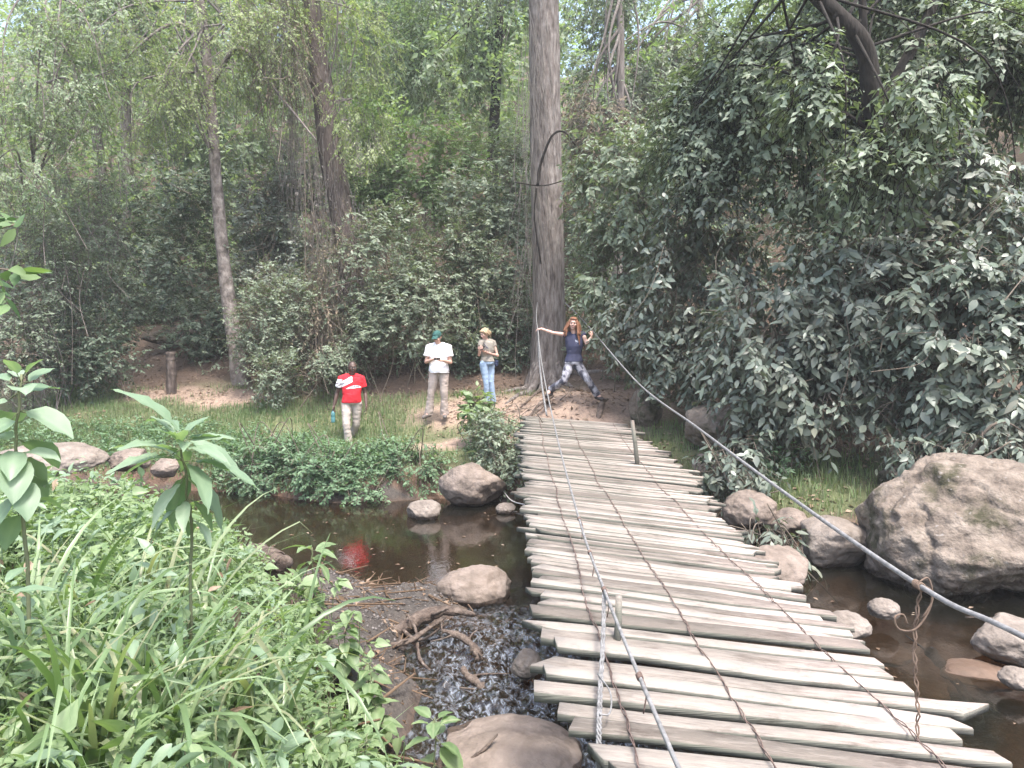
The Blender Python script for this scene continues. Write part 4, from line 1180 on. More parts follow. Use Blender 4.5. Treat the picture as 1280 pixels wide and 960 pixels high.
# ------------------------------------------------------------------ driftwood, stump, roots
def stick(name, label, pts, r, cat='driftwood', mat='deadwood', lump=.45, side=()):
    sd = sum(map(ord, label)); rg = np.random.default_rng(sd)
    P = spline(pts, 40)
    r = np.array(r, float); R_ = r.max()
    P = P + np.cumsum(rg.normal(size=P.shape) * R_ * (.01 if cat in ('stump', 'stake') else .07), axis=0) * np.array([1, 1, .5])
    rr = np.interp(np.linspace(0, 1, len(P)), np.linspace(0, 1, len(r)), r) * (1 + (.1 if cat == 'stump' else .4) * (vnoise(np.stack([np.arange(len(P)) * .45, np.full(len(P), sd), np.zeros(len(P))], 1), 5) - .5))
    if cat != 'stump': rr[0] *= .6; rr[-1] *= .45
    b = Bag(); b.tube(P, rr, 12, lump=lump, seed=sd, flat=.8)
    for sp, sr in side:
        q = spline(sp, 12); b.tube(q, np.linspace(sr, sr * .4, len(q)), 6, lump=.3)
    if cat == 'driftwood' and R_ > .018:
        for i in range(3):
            k = rg.integers(6, len(P) - 4); d = nrm(rg.normal(size=3) * [1, 1, .25])
            b.tube(spline([P[k], P[k] + d * R_ * 2.5 + rg.normal(size=3) * .01, P[k] + d * R_ * (4 + 3 * rg.random())], 6), np.linspace(R_ * .3, R_ * .1, 7)[:len(spline([P[k], P[k], P[k]], 6))], 5)
    return setp(b.build(name, M[mat]), label, cat)


stick('log', 'broad dark weathered log lying at the pool edge behind weeds', [at(285, 690, 8.8), at(320, 700, 8.5), at(352, 712, 8.2)], [.13, .13, .09], 'log')
stick('driftwood', 'thick forked driftwood log across the gravel bar', [at(470, 792, 6.35), at(500, 785, 6.4), at(530, 772, 6.5), at(562, 765, 6.55), at(600, 770, 6.4)], [.03, .055, .075, .05, .02], side=[([at(500, 785, 6.4), at(525, 800, 6.2), at(560, 778, 6.3)], .02)])
stick('driftwood', 'slender curved stick lying in front of the forked log', [at(470, 812, 6.0), at(510, 803, 6.0), at(540, 785, 6.2), at(560, 773, 6.3)], [.035, .03, .022, .012])
stick('driftwood', 'arched brown branch at the edge of the rapids', [at(552, 788, 6.1), at(575, 797, 6.0), at(590, 812, 5.85), at(596, 828, 5.75)], [.02, .032, .036, .03])
stick('driftwood', 'broken brown stick lying in the rapids', [at(578, 833, 5.6), at(590, 848, 5.5), at(605, 860, 5.4), at(620, 866, 5.35)], [.02, .032, .036, .045])
stick('driftwood', 'thin pale twig angled over the wet mud', [at(510, 768, 6.4), at(520, 790, 6.2), at(525, 825, 5.85), at(552, 852, 5.6)], [.01, .013, .014, .01])
stick('driftwood', 'peeled pale root end near the bottom weeds', [at(468, 860, 5.3), at(485, 880, 5.2), at(512, 888, 5.15)], [.025, .045, .035])
stick('driftwood', 'long wet grey log half sunk near the bottom', [at(490, 903, 5.1), at(540, 900, 5.15), at(600, 903, 5.1)], [.035, .04, .03])
stick('driftwood', 'pale stick lying behind the sapling on the gravel', [at(378, 730, 7.3), at(400, 740, 7.2), at(425, 750, 7.1)], [.03, .03, .02])
stick('driftwood', 'short bleached log under weeds at the gravel edge', [at(385, 754, 6.9), at(410, 753, 6.9), at(432, 757, 6.8)], [.04, .05, .045])
stick('driftwood', 'thin grey stick leaning on the bottom pinkish rock', [at(575, 958, 4.3), at(600, 940, 4.35), at(622, 918, 4.4)], [.012, .012, .008])
stick('driftwood', 'dark waterlogged branch under the pool right of the bridge', [at(1160, 800, 6.2) * [1, 1, 0] + [0, 0, -.04], at(1190, 830, 5.7) * [1, 1, 0] + [0, 0, -.05], at(1225, 880, 5.1) * [1, 1, 0] + [0, 0, -.06]], [.05, .045, .03], mat='bark_dark')
stick('driftwood', 'flat reddish plank of driftwood on the half wet rock', [at(1248, 770, 6.6), at(1285, 780, 6.4)], [.05, .05])
sp = at(214, 476, 17.6)
stick('stump', 'short pale cut post standing beside the dirt trail', [(sp[0], sp[1], hz(sp[0], sp[1]) - .1), tuple(at(214, 460, 17.6)), tuple(at(213, 440, 17.6))], [.13, .13, .13], 'stump', 'bark_brown', .16)
for (lab, pts, r) in (
        ('bare root snaking down the dirt left of the bridge end', [at(642, 520, 13.6), at(655, 500, 14.0), at(676, 490, 14.3), at(692, 487, 14.7)], [.02, .03, .035, .05]),
        ('bare root crossing the dirt between the jumping womans feet', [at(700, 492, 14.2), at(715, 478, 14.8), at(728, 470, 15.3)], [.015, .022, .03]),
        ('bare root curving from the massive trunk toward the bushes', [at(650, 478, 15.2), at(672, 468, 16.0), at(690, 462, 16.6)], [.02, .035, .05])):
    P = []
    for p in pts:
        q = p.copy(); q[2] = hz(p[0], p[1]) + .015; P.append(q)
    stick('root', lab, P, r, 'root')
for lab, pts in (
        ('thin dead branch lying on the litter under the hanging shrub', [at(1040, 520, 11.0), at(1070, 545, 10.6), at(1110, 552, 10.3)]),
        ('reddish broken branch slanting over the shady litter', [at(1072, 508, 11.0), at(1090, 520, 10.8), at(1120, 538, 10.5)]),
        ('crooked fallen branch beside the upright grey rock', [at(770, 480, 14.6), at(790, 470, 14.8), at(820, 462, 15.0)])):
    stick('dead_branch', lab, pts, [.018, .016, .008], 'branch')

# ------------------------------------------------------------------ foreground plants
def strap_clump(label, px, py, d, n, L, seed, name='grass_clump'):
    rng = np.random.default_rng(seed)
    c = at(px, py, d); c[2] = hz(c[0], c[1])
    root = thing(name, c, label, 'grass')
    V, Q, A = [], [], []
    m = 9; k0 = 0
    for i in range(n):
        a = rng.random() * 6.283; l = L * rng.uniform(.55, 1.2); lean0 = rng.uniform(.05, .6); w = rng.uniform(.0075, .0165)
        b0 = c + np.array([rng.normal() * .13, rng.normal() * .13, -.02])
        dv = np.array([math.cos(a), math.sin(a), 0]); pv = np.array([-math.sin(a), math.cos(a), 0])
        bend = rng.uniform(.6, 2.3); s = l / (m - 1); th = lean0; p = b0.copy()
        kink = rng.integers(4, 8) if rng.random() < .35 else 99
        tw = rng.normal() * .5
        for j in range(m):
            u = j / (m - 1)
            ww = w * (1 - u ** 2.2) + .0012
            pp = pv * math.cos(tw * u) + np.array([0, 0, 1]) * math.sin(tw * u)
            V += [p - pp * ww, p + np.array([0, 0, -ww * .35]), p + pp * ww]
            th += bend * s / l * (.4 + u * 1.4) + (1.0 if j == kink else 0)
            p = p + (dv * math.sin(th) + np.array([0, 0, math.cos(th)])) * s
        for j in range(m - 1):
            e = k0 + j * 3
            Q += [(e, e + 1, e + 4, e + 3), (e + 1, e + 2, e + 5, e + 4)]
        A += [rng.random()] * (m * 3); k0 += m * 3
    obj('blade', npmesh('blade', local(root, np.array(V)), np.array(Q), None, M['blade'], np.array(A)), root)['kind'] = 'stuff'
    return root


strap_clump('big clump of long arching strap leaves in the lower left', 150, 880, 2.6, 74, 1.05, 1)
strap_clump('strap leaf clump arching just right of the big clump', 255, 800, 3.2, 64, 1.0, 2)
strap_clump('strap leaf clump at the left edge with bent blades', 20, 860, 2.5, 52, 1.0, 3)
strap_clump('small strap leaf tuft near the bottom of the weeds', 330, 950, 2.6, 40, .6, 4)
strap_clump('loose strap leaf tuft farther back toward the pool', 190, 700, 4.2, 44, .95, 6)
strap_clump('strap leaf tuft leaning out over the gravel side', 330, 780, 4.3, 26, .8, 8)
strap_clump('strap leaf clump behind the one at the left edge', 70, 760, 3.6, 48, 1.0, 10)


def rosette(label, pts, tiers, mat, tmpl, seed, name='leafy_plant', r=.008):
    """a stem with whorls of big leaves; tiers: (t along stem, n leaves, length, elevation rad)"""
    rng = np.random.default_rng(seed)
    P = spline(pts, 24)
    P[1:] += np.cumsum(rng.normal(size=(len(P) - 1, 3)) * [.004, .004, 0], axis=0)
    root = thing(name, P[0], label, 'plant')
    b = Bag(); b.tube(P, np.linspace(r, r * .55, len(P)), 7)
    Ps, Ds, Ns, Ss = [], [], [], []
    ang = rng.random() * 6
    for (t, n, l, el) in tiers:
        p = P[min(len(P) - 1, int(t * (len(P) - 1)))]
        for k in range(n):
            ang += 2.4 + rng.normal() * .2
            e = el + rng.normal() * .28
            dv = np.array([math.cos(ang) * math.cos(e), math.sin(ang) * math.cos(e), math.sin(e)])
            st = p + dv * .035 + np.array([0, 0, rng.normal() * .015])
            b.tube([p, (p + st) / 2 + [0, 0, .003], st], .0022, 4)
            Ps.append(st); Ds.append(dv); Ns.append(np.array([-math.cos(ang) * math.sin(e), -math.sin(ang) * math.sin(e), math.cos(e)]) + rng.normal(size=3) * .2); Ss.append(l * rng.uniform(.75, 1.2))
    b.build('stem', M['plant_stem'], root)
    V, Q, A = leaves(tmpl, np.array(Ps), np.array(Ds), np.array(Ns), np.array(Ss), None, seed)
    o = obj('foliage', npmesh('foliage', local(root, V), Q, None, M[mat], A), root)
    return root


def ground_at(px, py, d):
    p = at(px, py, d); p[2] = hz(p[0], p[1]) - .03
    return p


BIGL = fine_leaf([(0, .015), (.06, .05), (.16, .10), (.28, .15), (.4, .175), (.52, .18), (.64, .16), (.76, .12), (.87, .07), (.95, .03), (1, .004)], .42, .3, .025)
ROUND = fine_leaf([(0, .02), (.07, .15), (.2, .26), (.38, .32), (.56, .31), (.74, .24), (.9, .12), (1, .012)], .3, .3, .03)
rosette('tall plant with long pale whorled leaves standing before the pool', [ground_at(236, 720, 3.35), at(236, 680, 3.3), at(235, 610, 3.25), at(233, 545, 3.2)],
        [(.99, 5, .15, .7), (.97, 5, .24, .3), (.93, 5, .27, .08), (.86, 5, .26, -.15), (.76, 4, .23, -.5), (.62, 3, .19, -.7), (.45, 2, .15, -.5)], 'sage_leaf', BIGL, 3)
rosette('tall broad leaved stem rising at the left edge of view', [ground_at(30, 700, 2.7), at(35, 640, 2.7), at(32, 560, 2.7), at(38, 468, 2.7)],
        [(.99, 4, .09, .6), (.93, 4, .13, .25), (.84, 4, .15, -.05), (.74, 4, .155, -.25), (.63, 4, .15, -.3), (.52, 3, .14, -.3), (.4, 3, .14, -.3)], 'sage_leaf', ROUND, 7)
rosette('young sapling with drooping leaves on the edge of the gravel', [ground_at(392, 760, 6.2), at(394, 730, 6.2), at(392, 684, 6.2)],
        [(.98, 5, .2, .4), (.85, 5, .24, -.1), (.7, 4, .22, -.5), (.5, 2, .2, -.9)], 'fresh_leaf', BIGL, 9, r=.01)
rosette('pale seedling at the bottom beside the pinkish rock', [ground_at(548, 1010, 4.0), at(546, 960, 4.0), at(544, 893, 4.0)],
        [(.98, 5, .12, .4), (.8, 5, .15, -.05), (.55, 4, .15, -.3)], 'fresh_leaf', ROUND, 10, r=.006)
rosette('large grey leaf plant at the far left below the broad leaved stem', [ground_at(-20, 800, 2.4), at(-18, 780, 2.4), at(-12, 740, 2.4)],
        [(.98, 4, .13, .2), (.8, 4, .15, -.1), (.6, 3, .14, -.3)], 'sage_leaf', BIGL, 12)
for i, (lab, px, py, d, h_) in enumerate([
        ('heart leaved nettle plant at the edge of the mud', 430, 800, 4.9, .42), ('tallest heart leaved nettle stem in the middle weeds', 350, 760, 4.3, .55),
        ('heart leaved nettle plant nearest the bottom centre', 400, 900, 3.4, .5), ('leaning nettle plant just below the forked driftwood', 470, 850, 4.5, .4),
        ('tall nettle plant standing alone on the mud below the gravel', 455, 780, 4.6, .45), ('nettle plant in front of the peeled pale root end', 480, 890, 3.7, .42), ('nettle plant left of the pale seedling', 440, 930, 3.3, .45),
        ('pale heart leaved plant at the very bottom of the weeds', 240, 955, 2.4, .4), ('nettle plant between the two strap leaf clumps', 225, 850, 3.2, .5)]):
    g0 = ground_at(px, py + 60, d)
    rosette(lab, [g0, g0 + [.02, 0, h_ * .5], g0 + [.05 * (-1) ** i, .02, h_]], [(.98, 4, .07, .4), (.88, 4, .10, 0), (.74, 4, .125, -.2), (.58, 4, .13, -.35), (.42, 4, .12, -.4), (.25, 3, .11, -.4)], 'fresh_leaf', HEART, 20 + i, r=.005)

def near_pts(n, smin, y0=1.7, y1=10):
    x = rng.uniform(-6.8, -.5, n); y = rng.uniform(y0, y1, n)
    s = np.interp(x, NX, NY) - y
    k = (s > smin) & (np.abs(x) < .74 * y + .3)
    return x[k], y[k], s[k]


x, y, s = near_pts(15000, .25)
sel = rng.random(len(x)) < np.clip(.12 + s * .45, 0, .85)
x, y, s = x[sel], y[sel], s[sel]
k = y > 4.6
cover('undergrowth', 'low mixed weeds covering the near bank toward the pool', x[k], y[k], .34, .062, 'fresh_leaf', 8, 71, KITE, .2, .12)
k = ~k & (rng.random(len(x)) < .8)
cover('undergrowth', 'small leaved weeds low among the strap leaves', x[k], y[k], .42, .06, 'fresh_leaf', 8, 75, OVAL, .17, .15)
x, y, s = near_pts(2600, .25)
k = (rng.random(len(x)) < np.clip(s * .7, .15, 1))
cover('undergrowth', 'heart leaved weeds scattered through the near bank growth', x[k], y[k], .40, .085, 'fresh_leaf', 5, 72, HEART, .17, .25)
x, y, s = near_pts(2000, .5)
cover('undergrowth', 'pale sage leaves rising over the near bank weeds', x, y, .5, .10, 'sage_leaf', 5, 76, OVAL, .15, .1)
x, y, s = near_pts(4200, .15)
blades('grass', 'coarse grass blades mixed into the near bank weeds', x, y, .42, 73, 'blade', .9, .0055)
x, y, s = near_pts(420, .1)
P = np.stack([x, y, height(x, y) + rng.uniform(.05, .45, len(x))], 1)
V, Q, r = leaves(OVAL, P, rng.normal(size=P.shape) + [0, 0, -.6], rng.normal(size=P.shape) * .6 + [0, -.3, 1], .06 + .07 * rng.random(len(x)), None, 79)
setp(obj('dead_leaves', npmesh('dead_leaves', V, Q, None, M['litter'], r)), 'withered brown leaves caught in the near bank weeds', None, None, 'stuff')
x = rng.uniform(-2.2, -.2, 900); y = rng.uniform(4.2, 8.0, 900); z = height(x, y)
k = z > -.03
A_ = np.stack([x, y, z + .012], 1)[k]; a_ = rng.random(len(A_)) * 6.283; l_ = .03 + .38 * rng.random(len(A_)) ** 3.5
B2 = A_ + np.stack([np.cos(a_) * l_, np.sin(a_) * l_, .03 * rng.random(len(A_))], 1)
V, Q = segs(A_, B2, (.003 + .025 * l_)[:, None], (.002 + .012 * l_)[:, None])
P = A_[::2] + rng.normal(size=A_[::2].shape) * [.05, .05, 0]; P[:, 2] = height(P[:, 0], P[:, 1]) + .01
V2, Q2, r2 = leaves(KITE, P, rng.normal(size=P.shape) * [1, 1, .2], rng.normal(size=P.shape) * .3 + [0, 0, 1], .03 + .05 * rng.random(len(P)), None, 80)
Q = np.vstack([Q, Q2 + len(V)]); V = np.vstack([V, V2])
setp(obj('debris', npmesh('debris', V, Q, None, M['litter'], np.concatenate([np.repeat(rng.random(len(A_)) * .16, 6), r2]))), 'broken twigs and sodden leaves washed onto the gravel bar', None, None, 'stuff')
x = rng.uniform(-2.4, -.3, 520); y = rng.uniform(2.5, 6.3, 520)
s = np.interp(x, NX, NY) - y
k = (s > -.55) & (s < .7) & (rng.random(520) < smooth(-.6, .2, s) + .12) & (x > -.42 * y - .3) & (x < -.11 * y)
cover('undergrowth', 'heart leaved weeds leaning out along the edge of the mud', x[k], y[k], .46, .095, 'fresh_leaf', 6, 81, HEART, .16, .3)
# overhanging sprig, left edge
b0 = at(-70, 300, 4.0)
root = thing('branch', b0, 'leafy twig poking in from the left edge of view', 'branch')
b = Bag(); b.tube(spline([b0, at(-20, 290, 4), at(22, 280, 4)], 10), .006, 5); b.tube(spline([b0, at(-25, 330, 4), at(28, 340, 4)], 10), .006, 5); b.build('twig', M['twig'], root)
rg = np.random.default_rng(4)
C = np.array([at(-10, 280, 4), at(5, 272, 4), at(-5, 335, 4), at(12, 345, 4), at(-15, 345, 4.05)])
P, D, Nn, S, _, _ = spray(C, np.tile([[1., -.2, 0]], (5, 1)), 7, .14, .11, .35, rg)
V, Q, A = leaves(OVATE, P, D, Nn, S, None, 5)
obj('foliage', npmesh('foliage', local(root, V), Q, None, M['bright_leaf'], A), root)

# ------------------------------------------------------------------ people
def ellip(c, r, rot=None, n=14):
    u = np.linspace(0, math.pi, n)
    v = np.arange(n * 2) * math.pi / n
    P = np.stack([np.outer(np.sin(u), np.cos(v)), np.outer(np.sin(u), np.sin(v)), np.outer(np.cos(u), 1 + 0 * v)], -1).reshape(-1, 3) * np.array(r)
    if rot is not None: P = P @ np.array(rot).T
    return _grid(P + np.array(c), n, n * 2)


def _grid(P, n, m):
    i = np.arange(n - 1)[:, None] * m; j = np.arange(m)[None]
    k = (j + 1) % m
    return P, np.stack([i + j, i + m + j, i + m + k, i + k], -1).reshape(-1, 4), None


def cap_(a, b, ra, rb, n=12):
    """tapered limb with round ends"""
    a = np.array(a, float); b = np.array(b, float)
    t = nrm(b - a)
    ph = np.linspace(-math.pi / 2 + .05, 0, 5); p2 = np.linspace(0, math.pi / 2 - .05, 5)
    P = np.vstack([a + t * ra * np.sin(x) for x in ph] + [b + t * rb * np.sin(x) for x in p2])
    r = np.concatenate([ra * np.cos(ph), rb * np.cos(p2)])
    return tube(P, r, n)


def cone_(a, b, ra, rb, n=16):
    """tapered limb with flat ends: sleeves, trouser legs"""
    P = np.linspace(np.array(a, float), np.array(b, float), 5)
    return tube(P, np.linspace(ra, rb, 5), n)


def loft(rings, n=28):
    """rings: (centre, rx, ry, yaw)"""
    a = np.arange(n) * 2 * math.pi / n
    V = []
    for (c, rx, ry, yaw) in rings:
        x = np.cos(a) * rx; y = np.sin(a) * ry
        V.append(np.stack([c[0] + x * math.cos(yaw) - y * math.sin(yaw), c[1] + x * math.sin(yaw) + y * math.cos(yaw), np.full(n, c[2])], 1))
    V = np.vstack(V); m = len(rings)
    i = np.arange(m - 1)[:, None] * n; j = np.arange(n)[None]; k = (j + 1) % n
    q = np.stack([i + j, i + k, i + n + k, i + n + j], -1).reshape(-1, 4)
    V = np.vstack([V, [rings[0][0]], [rings[-1][0]]])
    L = (m - 1) * n
    t = [(len(V) - 2, (jj + 1) % n, jj) for jj in range(n)] + [(len(V) - 1, L + jj, L + (jj + 1) % n) for jj in range(n)]
    return V, q, np.array(t)


def fuse(name, prims, voxel, mat, parent, smooth_it=2, colf=None, wrinkle=0, seed=0):
    """all pieces become one continuous closed surface"""
    b = Bag()
    for p in prims: b.add(p[0], p[1], p[2], 0.0)
    me = npmesh('tmp', np.vstack(b.V), np.vstack(b.Q) if b.Q else None, np.vstack(b.T) if b.T else None, [])
    o = bpy.data.objects.new('tmp', me); COL.objects.link(o)
    bm = bmesh.new(); bm.from_mesh(me); bmesh.ops.remove_doubles(bm, verts=bm.verts, dist=1e-5); bmesh.ops.recalc_face_normals(bm, faces=bm.faces); bm.to_mesh(me); bm.free()
    m = o.modifiers.new('r', 'REMESH'); m.mode = 'VOXEL'; m.voxel_size = voxel; m.use_smooth_shade = True
    if smooth_it:
        s = o.modifiers.new('s', 'SMOOTH'); s.factor = .5; s.iterations = smooth_it
    dg = bpy.context.evaluated_depsgraph_get()
    me2 = bpy.data.meshes.new_from_object(o.evaluated_get(dg))
    COL.objects.unlink(o); bpy.data.objects.remove(o); bpy.data.meshes.remove(me)
    me2.name = name
    me2.materials.clear(); me2.materials.append(M[mat])
    n = len(me2.vertices)
    P = np.empty(n * 3, np.float32); me2.vertices.foreach_get('co', P); P = P.reshape(-1, 3).astype(float)
    if wrinkle:
        Nn = np.empty(n * 3, np.float32); me2.vertices.foreach_get('normal', Nn); Nn = Nn.reshape(-1, 3)
        w = fbm(P * np.array([14, 14, 22]) + seed, seed, 2) - .5
        P = P + Nn * (w * wrinkle)[:, None]
        me2.vertices.foreach_set('co', P.astype(np.float32).ravel())
        me2.update()
    if colf is not None:
        a = me2.attributes.new('col', 'FLOAT_COLOR', 'POINT')
        c = np.ones((n, 4), np.float32); c[:, :3] = colf(P); a.data.foreach_set('color', c.ravel())
    return obj(name, me2, parent)


def hand(w, d, pn, side, curl, s=1.0, thumb_in=.5):
    """w wrist, d pointing direction, pn palm normal, side +1/-1: which way the thumb lies; curl bend per joint"""
    d = nrm(np.array(d, float)); pn = np.array(pn, float); pn = nrm(pn - d * (pn @ d)); ac = np.cross(d, pn) * side
    w = np.array(w, float)
    R = np.stack([ac, d, pn], 1)
    pr = [ellip(w + d * .05 * s, (.042 * s, .055 * s, .017 * s), R, 10), cap_(w - d * .02, w + d * .03 * s, .026 * s, .028 * s)]
    for i, (o, l) in enumerate(((.030, .075), (.010, .083), (-.011, .077), (-.030, .060))):
        p = w + d * .085 * s + ac * o * s
        pr.append(cap_(p - d * .03 * s, p, .0095 * s, .009 * s, 8))
        th = 0
        for f, r in ((.45, .0088), (.32, .0082), (.23, .0074)):
            th += curl
            q = p + (d * math.cos(th) + pn * math.sin(th)) * l * f * s + ac * o * .06 * s
            pr.append(cap_(p, q, r * s, (r - .0006) * s, 8)); p = q
    p = w + d * .03 * s + ac * .03 * s
    q = p + (d * .6 + ac * .7 + pn * .3 * thumb_in) * .042 * s
    r_ = q + (d * .85 + ac * .15 + pn * thumb_in) * .034 * s
    pr += [cap_(w + d * .02 * s + ac * .015 * s, p, .014 * s, .0125 * s, 8), cap_(p, q, .0122 * s, .0105 * s, 8), cap_(q, r_, .0102 * s, .0085 * s, 8)]
    return pr


def rotz(a):
    c, s = math.cos(a), math.sin(a); return np.array([[c, -s, 0], [s, c, 0], [0, 0, 1]])


def rotx(a):
    c, s = math.cos(a), math.sin(a); return np.array([[1, 0, 0], [0, c, -s], [0, s, c]])


def roty(a):
    c, s = math.cos(a), math.sin(a); return np.array([[c, 0, s], [0, 1, 0], [-s, 0, c]])


def head_prims(c, R, s=1.0):
    """c centre of the skull, R turns the head; the face looks to -Y"""
    T = lambda p: np.array(c) + R @ (np.array(p) * s)
    E = lambda p, r, n=12: ellip(T(p), np.array(r) * s, R, n)
    pr = [E((0, .012, .025), (.074, .093, .088), 18), E((0, -.012, -.035), (.060, .072, .075), 16), E((0, -.050, -.085), (.030, .030, .026)),
          E((0, -.083, .028), (.048, .016, .012)),                       # brow
          E((.038, -.066, -.02), (.022, .02, .018)), E((-.038, -.066, -.02), (.022, .02, .018)),
          cap_(T((0, -.086, .012)), T((0, -.105, -.022)), .009 * s, .013 * s, 8), E((.012, -.093, -.026), (.010, .011, .008)), E((-.012, -.093, -.026), (.010, .011, .008)),
          E((0, -.082, -.050), (.024, .012, .007)), E((0, -.081, -.062), (.020, .012, .007))]
    for sx in (-1, 1):
        pr.append(E((sx * .075, .012, -.005), (.008, .02, .032)))
    return pr


def face_parts(root, c, R, s, iris, lip, smile=False):
    T = lambda p: np.array(c) + R @ (np.array(p) * s)
    for sx in (-1, 1):
        b = Bag(); e = ellip(T((sx * .031, -.077, .006)), np.array((.0135, .010, .0075)) * s, R, 10); b.add(e[0], e[1], None, .5)
        o = obj('eye', npmesh('eye', e[0], e[1], None, M['eye_white']), root)
        e = ellip(T((sx * .031, -.0845, .006)), np.array((.0065, .0045, .0065)) * s, R, 10)
        obj('iris', npmesh('iris', e[0], e[1], None, M[iris]), o)
        P = np.array([T((sx * (.014 + .034 * t), -.094 + .014 * t, .026 + .008 * math.sin(t * 2.6))) for t in np.linspace(0, 1, 6)])
        v, q, t = tube(P, .0045 * s, 6); obj('eyebrow', npmesh('eyebrow', v, q, t, M['brow']), root)
    P = np.array([T((t * .026, -.0925 + .014 * t * t, -.056 + (.008 if smile else .001) * t * t)) for t in np.linspace(-1, 1, 9)])
    v, q, t = tube(P, np.array([.003, .005, .0062, .006, .0058, .006, .0062, .005, .003]) * s, 6)
    obj('mouth', npmesh('mouth', v, q, t, M[lip]), root)


def lerp(a, b, t): return np.array(a, float) * (1 - t) + np.array(b, float) * t


def figure(J, skin, female=False, k=1.0):
    """one continuous body from a dictionary of joints"""
    f = .92 if female else 1.0
    pr = []
    ch, pv = np.array(J['chest']), np.array(J['pelvis'])
    nk = np.array(J['neck']); yaw = J.get('yaw', 0)
    pr.append(loft(torso_rings(J, 0, female)))
    pr.append(cap_(nk - [0, 0, .05], np.array(J['head']) + [0, .015, -.05], .058 * f, .05 * f))
    for sd in ('R', 'L'):
        s, e, w = J['sh' + sd], J['el' + sd], J['wr' + sd]
        pr.append(cap_(lerp(nk, s, .35), s, .055 * f, .052 * f))
        pr.append(cap_(s, lerp(s, e, .55), .05 * f * k, .043 * f * k)); pr.append(cap_(lerp(s, e, .4), e, .044 * f * k, .035 * f * k))
        pr.append(cap_(e, lerp(e, w, .35), .037 * f * k, .037 * f * k)); pr.append(cap_(lerp(e, w, .3), w, .037 * f * k, .024 * f * k))
        pr += hand(w, J['hd' + sd], J['hp' + sd], J.get('hs' + sd, 1), J.get('hc' + sd, .35), .98 * f, J.get('ht', .5))
        h, kn, an, to = J['hip' + sd], J['kn' + sd], J['an' + sd], J['toe' + sd]
        pr.append(cap_(h, lerp(h, kn, .5), .088 * f, .074 * f)); pr.append(cap_(lerp(h, kn, .4), kn, .076 * f, .054 * f))
        m = lerp(kn, an, .32)
        pr.append(cap_(kn, m, .052 * f, .054 * f)); pr.append(cap_(m, an, .054 * f, .036 * f)); pr.append(cap_(an, to, .036, .03))
    return pr + head_prims(J['head'], J['headR'], J.get('hsz', 1.0))


def torso_rings(J, inf, female=False, hem=None, top=True):
    pv, ch, nk = np.array(J['pelvis']), np.array(J['chest']), np.array(J['neck'])
    yaw = J.get('yaw', 0); b = J.get('belly', 0)
    if female:
        prof = [(-.06, .145, .105), (.0, .165, .118), (.25, .15, .105), (.5, .122, .092), (.8, .140, .112), (1.0, .152, .122), (1.2, .158, .110), (1.45, .15, .09)]
    else:
        prof = [(-.06, .145, .11), (.0, .165, .122), (.25, .160, .118 + b * .7), (.5, .155, .115 + b), (.8, .17, .122 + b * .6), (1.0, .18, .128 + b * .2), (1.25, .185, .12), (1.45, .17, .095)]
    out = []
    for (t, rx, ry) in prof:
        if hem is not None and t < hem: continue
        c = lerp(pv, ch, t) if t <= 1 else lerp(ch, nk, min(1, (t - 1) * 1.7))
        out.append((c, rx + inf, ry + inf, yaw))
    if top:
        out.append((nk - [0, 0, .02], .09 + inf, .07 + inf, yaw))
        out.append((nk + [0, 0, .01], .062 + inf * .5, .06 + inf * .5, yaw))
    return out


def shirt(J, sleeve, inf, female=False, hem=.0, loose=0.0):
    R = torso_rings(J, inf, female)
    R = [r for r in R]
    pv, ch = np.array(J['pelvis']), np.array(J['chest'])
    rings = []
    c0 = lerp(pv, ch, hem)
    rings.append((c0, R[1][1] + loose + (0 if not female else -.004), R[1][2] + loose, J.get('yaw', 0)))
    for r, t in zip(R, (-.06, 0, .25, .5, .8, 1.0, 1.25, 1.45, 9, 10)):
        if t > hem + .05: rings.append((r[0], r[1] + loose * max(0, 1 - t), r[2] + loose * max(0, 1 - t), r[3]))
    pr = [loft(rings)]
    for sd in ('R', 'L'):
        s, e = J['sh' + sd], J['el' + sd]
        f = .92 if female else 1
        pr.append(cap_(lerp(J['neck'], s, .4), s, .056 * f + inf, .054 * f + inf))
        pr.append(cone_(lerp(s, e, -.12), lerp(s, e, sleeve), .056 * f + inf, .047 * f + inf * 1.3 + loose * .3))
    return pr


def trousers(J, inf, female=False, cuff=1.0, flare=.02, top=.25):
    pv, ch = np.array(J['pelvis']), np.array(J['chest'])
    f = .92 if female else 1
    R = torso_rings(J, inf * .7, female)
    pr = [loft([(lerp(pv, ch, -.12), .15 * f + inf, .115 * f + inf, J.get('yaw', 0)), R[1], (lerp(pv, ch, top), R[2][1], R[2][2], R[2][3])])]
    for sd in ('R', 'L'):
        h, kn, an = J['hip' + sd], J['kn' + sd], J['an' + sd]
        pr.append(cap_(h, lerp(h, kn, .5), .092 * f + inf, .077 * f + inf)); pr.append(cap_(lerp(h, kn, .4), kn, .079 * f + inf, .058 * f + inf))
        e = lerp(kn, an, cuff)
        pr.append(cap_(kn, lerp(kn, e, .4), .058 * f + inf, .056 * f + inf))
        pr.append(cone_(lerp(kn, e, .3), e, .057 * f + inf, .044 * f + inf + flare))
    return pr


def shoe(an, to, s=1.0):
    an, to = np.array(an, float), np.array(to, float)
    d = nrm((to - an) * [1, 1, 0])
    base = min(an[2] - .065, to[2] - .02)
    hl = an - d * .035
    heel = np.array([hl[0], hl[1], base + .03])
    ball = np.array([to[0], to[1], to[2] - .0])
    tip = ball + d * .045 * s
    return [cap_(heel + [0, 0, .005], ball, .038 * s, .042 * s), cap_(ball, tip - [0, 0, .008], .042 * s, .028 * s), cap_(an + [0, 0, .02], heel + [0, 0, .02], .044 * s, .042 * s)]


